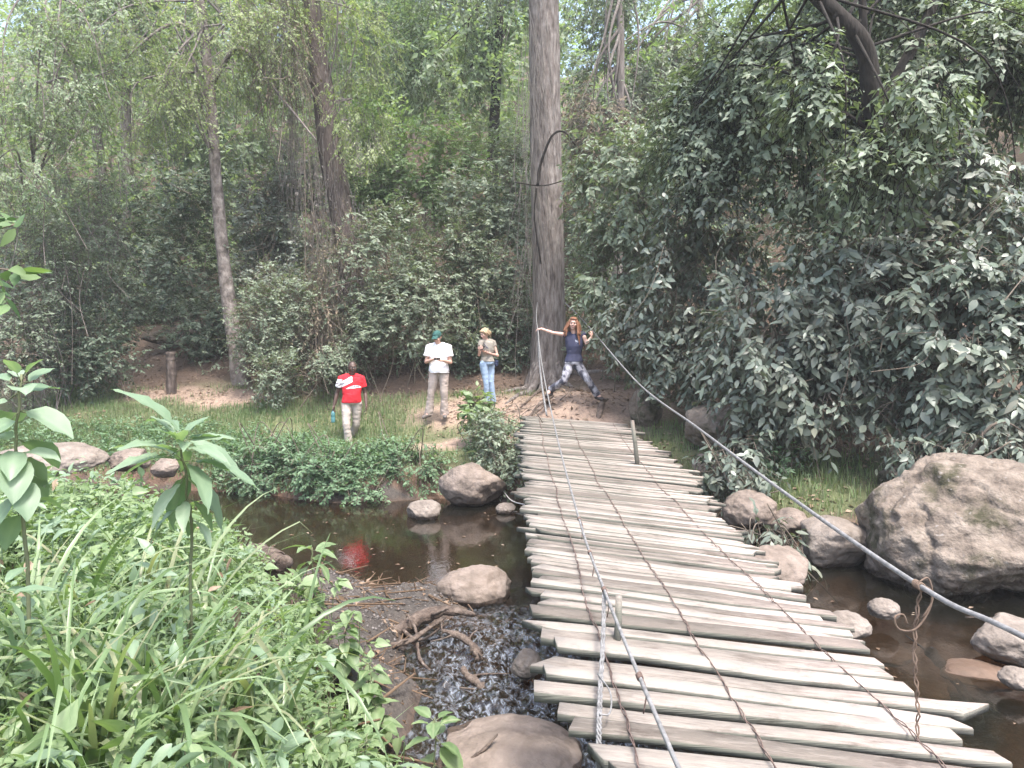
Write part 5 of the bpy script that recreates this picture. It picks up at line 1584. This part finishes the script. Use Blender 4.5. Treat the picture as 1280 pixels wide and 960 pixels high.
def skinmat(name, c):
    m, N, L, B = newmat(name)
    tc = N.new('ShaderNodeTexCoord'); nz = N.new('ShaderNodeTexNoise'); nz.inputs['Scale'].default_value = 18
    L.new(tc.outputs['Object'], nz.inputs[0])
    r = ramp(N, [(.3, tuple(v * .85 for v in c)), (.7, tuple(v * 1.1 for v in c))]); L.new(nz.outputs[0], r.inputs[0])
    L.new(r.outputs[0], B.inputs['Base Color']); B.inputs['Roughness'].default_value = .5
    B.inputs['Subsurface Weight'].default_value = 0
    return m


M['skin_dark'] = skinmat('skin_dark', (.085, .05, .038))
M['skin_pale'] = skinmat('skin_pale', (.56, .35, .28))
M['skin_tan'] = skinmat('skin_tan', (.50, .30, .23))
M['eye_white'] = flatmat('eye_white', (.6, .58, .56), .3)
M['dark_iris'] = flatmat('dark_iris', (.02, .015, .012), .2)
M['brow'] = flatmat('brow', (.07, .045, .03), .8)
M['lip'] = flatmat('lip', (.42, .18, .16), .5)
M['dark_lip'] = flatmat('dark_lip', (.10, .05, .045), .5)
M['cloth'] = colmat('cloth', .85, .5, 16)
M['hair_blond'] = noisemat('hair_blond', [(.2, .135, .08), (.38, .275, .17), (.5, .39, .27)], 12, (3, 3, .6), .5, .5, 40, bdist=.01)
M['hair_red'] = noisemat('hair_red', [(.10, .045, .028), (.22, .098, .053), (.31, .165, .10)], 12, (3, 3, .5), .45, .5, 40, bdist=.01)
M['hair_dark'] = noisemat('hair_dark', [(.02, .015, .012), (.04, .03, .025)], 40, rough=.9, bump=.6, bdist=.01)
M['black_plastic'] = flatmat('black_plastic', (.02, .02, .022), .35)
M['teal_plastic'] = noisemat('teal_plastic', [(.06, .17, .18), (.09, .24, .25)], 8, rough=.25, bump=.05, spec=.6)
M['navy_fabric'] = flatmat('navy_fabric', (.03, .04, .09), .8)
M['grey_boot'] = noisemat('grey_boot', [(.09, .08, .075), (.16, .14, .13)], 12, rough=.8, bump=.3, bdist=.006)
M['dark_boot'] = noisemat('dark_boot', [(.025, .02, .02), (.06, .05, .045)], 12, rough=.7, bump=.3, bdist=.006)


def plain(c, var=.08, seed=1):
    return lambda P: np.clip(np.array(c)[None] * (1 - var + 2 * var * fbm(P * 9, seed, 3))[:, None], 0, 1)


def person(loc, label, group=None):
    r = thing('person', loc, label, 'person', group)
    return r


A = lambda *v: np.array(v, float)
# ---- the man in the red shirt, striding through the weeds with a bottle
def man_red():
    x, y = at(440, 545, 15.0)[:2]
    g = hz(x, y)
    z0 = at(447, 451, 15.0)[2] - 1.76
    root = person((x, y, z0), 'man in red football shirt with white shoulder bands walking through weeds with a teal bottle')
    J = dict(yaw=.35, belly=.035, head=A(.035, -.06, 1.63), neck=A(.02, -.02, 1.47), chest=A(.01, -.0, 1.24), pelvis=A(0, 0, .94),
             headR=rotz(.42) @ rotx(.08), hsz=1.06,
             shR=A(-.19, -.05, 1.405), elR=A(-.285, .0, 1.12), wrR=A(-.335, -.06, .875), hdR=A(-.1, -.12, -1), hpR=A(.9, -.2, 0), hsR=1, hcR=.7,
             shL=A(.185, .07, 1.405), elL=A(.25, .12, 1.11), wrL=A(.285, .02, .88), hdL=A(.05, -.2, -1), hpL=A(-.9, -.1, 0), hsL=-1, hcL=.45,
             hipR=A(-.095, -.02, .92), knR=A(-.075, -.16, .50), anR=A(-.03, -.12, .09), toeR=A(.04, -.29, .045),
             hipL=A(.095, .03, .92), knL=A(.07, .08, .49), anL=A(-.10, .32, .13), toeL=A(-.05, .17, .05))
    fuse('body', figure(J, 'skin_dark', k=1.08), .0065, 'skin_dark', root)
    face_parts(root, J['head'], J['headR'], J['hsz'], 'dark_iris', 'dark_lip')

    def red(P):
        c = np.tile(np.array([.62, .028, .04]), (len(P), 1)) * (.9 + .2 * fbm(P * 8, 3, 2))[:, None]
        yaw = .35
        u = P[:, 0] * math.cos(yaw) + P[:, 1] * math.sin(yaw)
        z = P[:, 2]
        fr = (P[:, 1] - P[:, 0] * math.tan(0)) < .06
        # two white bands from the neck over the right shoulder to the sleeve
        dg = z - 1.40 + (u + .03) * -.55
        for lo_, hi_ in ((-.065, -.01), (-.005, .05)):
            m = (u < .0) & (dg > lo_) & (dg < hi_) & (u > -.31)
            c[m] = (.78, .77, .76)
        m = (u < -.18) & (z > 1.24) & (z < 1.40); c[m] = (.78, .77, .76)
        m = (np.abs(dg + .0075) < .006) & (u < 0); c[m] = (.12, .05, .09)
        m = (np.abs(z - 1.285 + u * .1) < .008) & (u < -.18); c[m] = (.12, .05, .09)
        # white printed swoosh across the chest with dark lettering strokes
        bz = 1.245 + .03 * np.sin((u + .1) * 9) - .02
        m = (np.abs(z - bz) < .026 * np.clip(1 - ((u - .04) / .16) ** 2, 0, 1)) & (u > -.14) & (u < .18) & fr; c[m] = (.78, .77, .76)
        m2 = m & (np.abs(z - bz + .004 * np.sin(u * 120)) < .009) & (np.abs(u - .05) < .085); c[m2] = (.05, .05, .14)
        return c
    fuse('shirt', shirt(J, .56, .016, hem=-.02, loose=.016), .009, 'cloth', root, 2, red, .012, 4)
    fuse('trousers', trousers(J, .016, flare=.022), .009, 'cloth', root, 2, plain((.38, .33, .29), .12, 5), .016, 7)
    for sd in ('R', 'L'): fuse('shoe', shoe(J['an' + sd], J['toe' + sd]), .008, 'grey_boot', root, 2)
    hc, R = J['head'], J['headR']
    fuse('hair', [ellip(hc + R @ A(0, .022, .034) * 1.06, A(.0775, .088, .086) * 1.06, R, 18)], .008, 'hair_dark', root, 1)
    # bottle hangs from the right hand
    b0 = J['wrR'] + A(-.012, -.035, -.09)
    w0 = b0 + A(*root.location)
    bt = thing('bottle', w0 - [0, 0, .24], 'teal plastic water bottle held low by the man in red', 'bottle')
    prof = [(.0, .02), (.002, .037), (.02, .041), (.10, .041), (.11, .037), (.12, .041), (.185, .041), (.215, .03), (.228, .017), (.245, .017)]
    P = np.array([(0, 0, h) for h, r in prof]); v, q, t = tube(P, [r for h, r in prof], 20)
    obj('body', npmesh('body', v, q, t, M['teal_plastic']), bt)
    v, q, t = tube([(0, 0, .243), (0, 0, .262)], [.02, .02], 16); obj('cap', npmesh('cap', v, q, t, M['black_plastic']), bt)


# ---- the man in the white shirt and green cap
def man_white():
    p = at(549, 519, 15.2)
    x, y = p[:2]; z0 = hz(x, y)
    z0 = max(z0, p[2] - .06)
    root = person((x, y, z0), 'man in white shirt, beige trousers and green cap looking down at his hands')
    J = dict(yaw=-.15, head=A(-.025, -.075, 1.62), neck=A(0, -.01, 1.475), chest=A(0, .0, 1.24), pelvis=A(.0, 0, .95), headR=rotz(-.3) @ rotx(.42), hsz=1.02,
             shR=A(-.19, -.01, 1.415), elR=A(-.25, -.05, 1.13), wrR=A(-.075, -.25, 1.19), hdR=A(.75, -.45, .05), hpR=A(0, -.1, -1), hsR=-1, hcR=.4,
             shL=A(.19, -.03, 1.415), elL=A(.24, -.08, 1.12), wrL=A(.09, -.26, 1.165), hdL=A(-.85, -.3, .05), hpL=A(0, -.2, 1), hsL=-1, hcL=.45,
             hipR=A(-.095, 0, .92), knR=A(-.155, -.05, .5), anR=A(-.205, .0, .09), toeR=A(-.28, -.16, .045),
             hipL=A(.095, 0, .92), knL=A(.105, -.045, .5), anL=A(.105, .02, .09), toeL=A(.13, -.16, .045))
    fuse('body', figure(J, 'skin_tan'), .0065, 'skin_tan', root)
    face_parts(root, J['head'], J['headR'], J['hsz'], 'dark_iris', 'lip')
    fuse('shirt', shirt(J, .62, .018, hem=-.12, loose=.03), .009, 'cloth', root, 2, plain((.80, .79, .80), .03, 3), .014, 14)
    fuse('trousers', trousers(J, .018, flare=.03, cuff=1.05), .009, 'cloth', root, 2, plain((.36, .30, .265), .15, 5), .02, 17)
    for sd in ('R', 'L'): fuse('shoe', shoe(J['an' + sd], J['toe' + sd], 1.05), .008, 'grey_boot', root, 2)
    hc, R = J['head'], J['headR']
    T = lambda p: hc + R @ (A(*p) * 1.02)
    fuse('hair', [ellip(T((0, .035, .0)), A(.079, .075, .07), R, 16)], .008, 'brow', root, 1)
    # cap: rounded crown, button and curved peak
    crown = ellip(T((0, .012, .05)), A(.088, .105, .085), R, 20)
    pk = [cap_(T((sx * .045, -.085, .047)), T((sx * .05, -.155, .034 - abs(sx) * .012)), .012, .009) for sx in (-1, -.5, 0, .5, 1)]
    pk += [cap_(T((-.05, -.1, .046)), T((.05, -.1, .046)), .012, .012), cap_(T((-.045, -.15, .033)), T((.045, -.15, .033)), .009, .009), ellip(T((0, .01, .136)), A(.009, .009, .006), R, 8)]
    fuse('cap', [crown] + pk, .007, 'cloth', root, 1, plain((.035, .095, .085), .1, 2), .004, 2)
    ph = thing('phone', A(*root.location) + A(-.005, -.325, 1.20), 'small dark device held in both hands by the man in white', 'phone')
    bm = bmesh.new(); bmesh.ops.create_cube(bm, size=1); bmesh.ops.scale(bm, vec=(.13, .075, .016), verts=bm.verts); bmesh.ops.bevel(bm, geom=bm.edges[:], offset=.005, segments=2, affect='EDGES')
    me = bpy.data.meshes.new('body'); bm.to_mesh(me); bm.free(); me.materials.append(M['black_plastic']); o = obj('body', me, ph)
    bm = bmesh.new(); bmesh.ops.create_cube(bm, size=1); bmesh.ops.scale(bm, vec=(.11, .062, .002), verts=bm.verts)
    me = bpy.data.meshes.new('screen'); bm.to_mesh(me); bm.free(); me.materials.append(M['eye_dark_glass'] if 'eye_dark_glass' in M else M['dark_iris']); s_ = obj('screen', me, ph); s_.location = (0, 0, .009)
    ph.rotation_euler = (rad(25), 0, rad(8))


# ---- the standing woman with the phone
def woman_blond():
    p = at(609, 508, 15.8)
    x, y = p[:2]; z0 = max(hz(x, y), p[2] - .05)
    root = person((x, y, z0), 'blond woman in grey tee and light blue jeans standing with a phone')
    J = dict(yaw=-.65, head=A(-.05, -.06, 1.50), neck=A(-.005, -.005, 1.37), chest=A(.01, .0, 1.16), pelvis=A(.0, 0, .89), headR=rotz(-.75) @ rotx(.36), hsz=.97,
             shR=A(-.125, -.085, 1.315), elR=A(-.16, -.17, 1.06), wrR=A(-.15, -.30, 1.15), hdR=A(.25, -.5, .35), hpR=A(.4, .3, .8), hsR=1, hcR=.5,
             shL=A(.125, .085, 1.315), elL=A(.215, .03, 1.045), wrL=A(.0, -.19, 1.115), hdL=A(-.8, -.5, .25), hpL=A(.2, .2, .9), hsL=-1, hcL=.5,
             hipR=A(-.07, -.05, .86), knR=A(-.015, -.09, .46), anR=A(.005, -.03, .085), toeR=A(-.08, -.15, .042),
             hipL=A(.07, .05, .86), knL=A(.085, .0, .46), anL=A(.13, .05, .085), toeL=A(.07, -.10, .042))
    fuse('body', figure(J, 'skin_pale', True, .86), .006, 'skin_pale', root)
    face_parts(root, J['head'], J['headR'], J['hsz'], 'dark_iris', 'lip')
    fuse('shirt', shirt(J, .30, .009, True, hem=.12, loose=.004), .008, 'cloth', root, 2, plain((.26, .235, .20), .08, 3), .008, 24)
    fuse('trousers', trousers(J, .006, True, flare=.012, cuff=1.02, top=.3), .008, 'cloth', root, 2,
         lambda P: plain((.27, .36, .48), .14, 6)(P) * (.85 + .3 * fbm(P * A(5, 5, 2), 9, 2))[:, None], .012, 27)
    for sd in ('R', 'L'): fuse('shoe', shoe(J['an' + sd], J['toe' + sd], .92), .008, 'grey_boot', root, 2)
    hc, R = J['head'], J['headR']
    T = lambda p: hc + R @ (A(*p) * .97)
    hair = [ellip(T((0, .022, .035)), A(.083, .095, .084), R, 18), ellip(T((.0, .07, .0)), A(.072, .055, .08), R), ellip(T((0, -.05, .075)), A(.062, .045, .03), R)]
    for sx in (-1, 1): hair += [cap_(T((sx * .07, -.045, .05)), T((sx * .078, -.02, -.04)), .014, .008), cap_(T((sx * .072, .0, .03)), T((sx * .07, .05, -.04)), .02, .02)]
    hair += [cap_(T((0, .105, .03)), T((.01, .15, -.03)), .032, .036), cap_(T((.01, .15, -.03)), T((.0, .14, -.13)), .036, .012)]
    fuse('hair', hair, .0065, 'hair_blond', root, 1, None, .012, 31)
    ph = thing('phone', A(*root.location) + A(-.085, -.315, 1.205), 'black phone held up in both hands by the blond woman', 'phone')
    bm = bmesh.new(); bmesh.ops.create_cube(bm, size=1); bmesh.ops.scale(bm, vec=(.07, .14, .012), verts=bm.verts); bmesh.ops.bevel(bm, geom=bm.edges[:], offset=.004, segments=2, affect='EDGES')
    me = bpy.data.meshes.new('body'); bm.to_mesh(me); bm.free(); me.materials.append(M['black_plastic']); obj('body', me, ph)
    bm = bmesh.new(); bmesh.ops.create_cube(bm, size=1); bmesh.ops.scale(bm, vec=(.06, .12, .002), verts=bm.verts)
    me = bpy.data.meshes.new('screen'); bm.to_mesh(me); bm.free(); me.materials.append(M['dark_iris']); s_ = obj('screen', me, ph); s_.location = (0, 0, .007)
    ph.rotation_euler = (rad(35), 0, rad(-30))
    bg = thing('shoulder_bag', A(*root.location) + A(.19, .06, .83), 'small navy bag hanging at the hip of the blond woman', 'bag')
    o = fuse('pouch', [ellip((0, 0, .05), (.035, .065, .07), rotz(-.5)), ellip((0.005, 0, .09), (.036, .066, .035), rotz(-.5))], .008, 'navy_fabric', bg, 1)
    off = A(-.19, -.06, -.83)
    pts = [A(.185, .06, .93), A(.17, -.01, 1.08), A(.06, -.125, 1.17), A(-.03, -.135, 1.25), A(-.085, -.09, 1.345), A(-.06, -.02, 1.385), A(.05, .1, 1.27), A(.17, .13, 1.05), A(.19, .08, .93)]
    v, q, t = tube(spline([p_ + off for p_ in pts], 60), .006, 6); obj('strap', npmesh('strap', v, q, t, M['navy_fabric']), bg)


# ---- the red haired woman straddling between the two cables
def woman_red():
    D = 14.0
    o0 = at(717, 500, D); o0[1] = D
    root = person(o0, 'red haired woman in navy top straddling with both arms on the cables')
    p = lambda px, py, dy=0.0: at(px, py, D + dy) - o0
    J = dict(yaw=.1, head=p(716.5, 404.5, -.06), neck=p(717, 417.5), chest=p(718, 432), pelvis=p(717, 453.5), headR=rotz(-.12) @ roty(.08) @ rotx(.02), hsz=1.03,
             shR=p(706.5, 418.5), elR=p(691, 416, -.06), wrR=p(678, 411.5, -.03), hdR=A(-1, 0, .08), hpR=A(-.15, .0, -1), hsR=1, hcR=.55,
             shL=p(729, 418.5), elL=p(733, 429, -.12), wrL=p(739.5, 421.0, -.06), hdL=A(.12, .15, 1), hpL=A(-.5, .8, .1), hsL=1, hcL=.75,
             hipR=p(712, 456), knR=p(705, 476, -.16), anR=p(688, 487, .10), toeR=p(684, 494, -.02),
             hipL=p(722, 456), knL=p(735, 475, -.14), anL=p(747, 494, -.02), toeL=p(752, 498.5, -.12))
    fuse('body', figure(J, 'skin_pale', True, .9), .0065, 'skin_pale', root)
    face_parts(root, J['head'], J['headR'], J['hsz'], 'dark_iris', 'lip', True)

    def navy(P):
        c = plain((.045, .048, .085), .12, 3)(P)
        q = P - J['chest']
        m = (q[:, 1] < 0) & (np.abs(q[:, 0] - .05 - (q[:, 2] - .07) * -.3) < .035) & (np.abs(q[:, 2] - .075) < .03) & (vnoise(P * 60, 4) > .45)
        c[m] = (.42, .45, .52)
        return c
    fuse('shirt', shirt(J, .10, .01, True, hem=.06, loose=.006), .008, 'cloth', root, 2, navy, .009, 44)

    def pat(P):
        c = plain((.23, .225, .25), .1, 2)(P)
        n = fbm(P * A(16, 16, 10), 51, 3)
        c[n > .56] = (.07, .07, .09); c[n < .38] = (.36, .36, .40)
        return c
    fuse('trousers', trousers(J, .012, True, flare=.014, cuff=.97, top=.3), .008, 'cloth', root, 2, pat, .014, 47)
    for sd in ('R', 'L'): fuse('shoe', shoe(J['an' + sd], J['toe' + sd], 1.0), .008, 'dark_boot', root, 2)
    hc, R = J['head'], J['headR']
    T = lambda q: hc + R @ (A(*q) * 1.03)
    hair = [ellip(T((0, .022, .04)), A(.086, .098, .088), R, 18), ellip(T((0, .06, -.03)), A(.08, .06, .1), R), ellip(T((0, -.04, .085)), A(.065, .05, .026), R)]
    rg = np.random.default_rng(9)
    for sx in (-1, 1):
        for i in range(6):
            x0 = sx * (.062 + .006 * i); y0 = -.045 + .03 * i
            lng = .30 if sx > 0 else .2
            hair += [cap_(T((sx * .05, y0 * .6, .07)), T((x0 + sx * .018, y0, -.02)), .022, .024), cap_(T((x0 + sx * .018, y0, -.02)), T((x0 + sx * (.035 + rg.random() * .03), y0 - .02, -.02 - lng * .55)), .024, .022),
                     cap_(T((x0 + sx * (.04), y0 - .02, -.02 - lng * .55)), T((x0 + sx * (.03 + rg.random() * .05), y0 - .03, -.02 - lng * (.85 + .3 * rg.random()))), .021, .008)]
    for i in range(5): hair.append(cap_(T((-.05 + .025 * i, .08, 0)), T((-.07 + .035 * i, .10, -.26 - .03 * rg.random())), .035, .018))
    fuse('hair', hair, .0065, 'hair_red', root, 1, None, .012, 51)
    return J, root, o0


def do_people():
    man_red(); man_white(); woman_blond()
    J, root, o0 = woman_red()
    # what carries her feet: a root hump under one boot, a forked stake under the other
    tr_ = J['toeR'] + o0; ar_ = J['anR'] + o0
    for lab, c, n2 in (('short rough root knuckle under the womans rear boot', tr_, None),):
        g = hz(c[0], c[1])
        stick('root', lab, [(c[0] - .5, c[1] - .35, hz(c[0] - .5, c[1] - .35) - .03), (c[0] - .22, c[1] - .12, (hz(c[0] - .22, c[1] - .12) + c[2] - .03) / 2), (c[0], c[1], c[2] - .062), (c[0] + .03, c[1] + .2, c[2] - .10), (c[0] + .08, c[1] + .5, hz(c[0] + .08, c[1] + .5) - .05)], [.02, .032, .042, .042, .03], 'root')
    tl_ = J['toeL'] + o0
    c = tl_ + A(.02, .02, -.06)
    g = hz(c[0] - .1, c[1] - .4)
    stick('stake', 'forked grey stake propped against the bank under the womans front boot', [(c[0] - .14, c[1] - .42, min(g, 1.25) - .1), (c[0] - .07, c[1] - .2, c[2] - .14), tuple(c), (c[0] + .11, c[1] + .1, c[2] + .05)], [.055, .052, .05, .03], 'stake', 'deadwood', .25,
          side=[([c - A(.02, .02, .03), c + A(.02, .1, -.02), (c[0] + .05, c[1] + .5, hz(c[0] + .05, c[1] + .5))], .04)])


do_people()


# ------------------------------------------------------------------ air
def haze_box(dens):
    me = bpy.data.meshes.new('haze')
    bm = bmesh.new(); bmesh.ops.create_cube(bm, size=1)
    bm.to_mesh(me); bm.free()
    o = obj('haze', me)
    zt = 66.0
    o.scale = (176, 154, zt + 3); o.location = (0, 44.5, (zt - 3) / 2)
    m = bpy.data.materials.new('haze'); m.use_nodes = True
    nt = m.node_tree
    for nd in list(nt.nodes):
        if nd.type != 'OUTPUT_MATERIAL': nt.nodes.remove(nd)
    v = nt.nodes.new('ShaderNodeVolumePrincipled')
    v.inputs['Density'].default_value = dens
    v.inputs['Color'].default_value = (.93, .95, .97, 1)
    v.inputs['Anisotropy'].default_value = .1
    nt.links.new(v.outputs[0], [n for n in nt.nodes if n.type == 'OUTPUT_MATERIAL'][0].inputs['Volume'])
    me.materials.append(m)
    setp(o, 'thin bright haze between the trees', None, None, 'stuff')


HAZE = 0.0014
if HAZE: haze_box(HAZE)

# ------------------------------------------------------------------ light
SUN_EL, SUN_AZ = 68, 150      # azimuth measured from +Y (ahead) towards +X
w = bpy.data.worlds.new('World'); SC.world = w; w.use_nodes = True
nt = w.node_tree
bgn = nt.nodes['Background']
sky = nt.nodes.new('ShaderNodeTexSky'); sky.sky_type = 'NISHITA'; sky.sun_disc = False
sky.sun_elevation = rad(SUN_EL); sky.sun_rotation = rad(SUN_AZ)
sky.air_density = 1.0; sky.dust_density = 4.0; sky.ozone_density = .6
hs = nt.nodes.new('ShaderNodeHueSaturation'); hs.inputs['Saturation'].default_value = .95
nt.links.new(sky.outputs[0], hs.inputs['Color']); nt.links.new(hs.outputs[0], bgn.inputs[0]); bgn.inputs[1].default_value = .15
ld = bpy.data.lights.new('sun', 'SUN'); ld.energy = 1.5; ld.angle = rad(10); ld.color = (1, .97, .94)
lo = bpy.data.objects.new('sun', ld); link(lo)
el, az = rad(SUN_EL), rad(SUN_AZ)
dirv = Vector((math.sin(az) * math.cos(el), math.cos(az) * math.cos(el), math.sin(el)))
lo.rotation_euler = dirv.to_track_quat('Z', 'Y').to_euler()

SC.view_settings.view_transform = 'Standard'
SC.view_settings.look = 'None'
SC.view_settings.gamma = 1
SC.view_settings.exposure = 2.1
SC.render.engine = 'CYCLES'
cy = SC.cycles
cy.use_denoising = True
cy.max_bounces = 6; cy.diffuse_bounces = 3; cy.glossy_bounces = 2; cy.transmission_bounces = 3; cy.transparent_max_bounces = 8; cy.volume_bounces = 0
cy.caustics_reflective = False; cy.caustics_refractive = False
cy.sample_clamp_indirect = 6
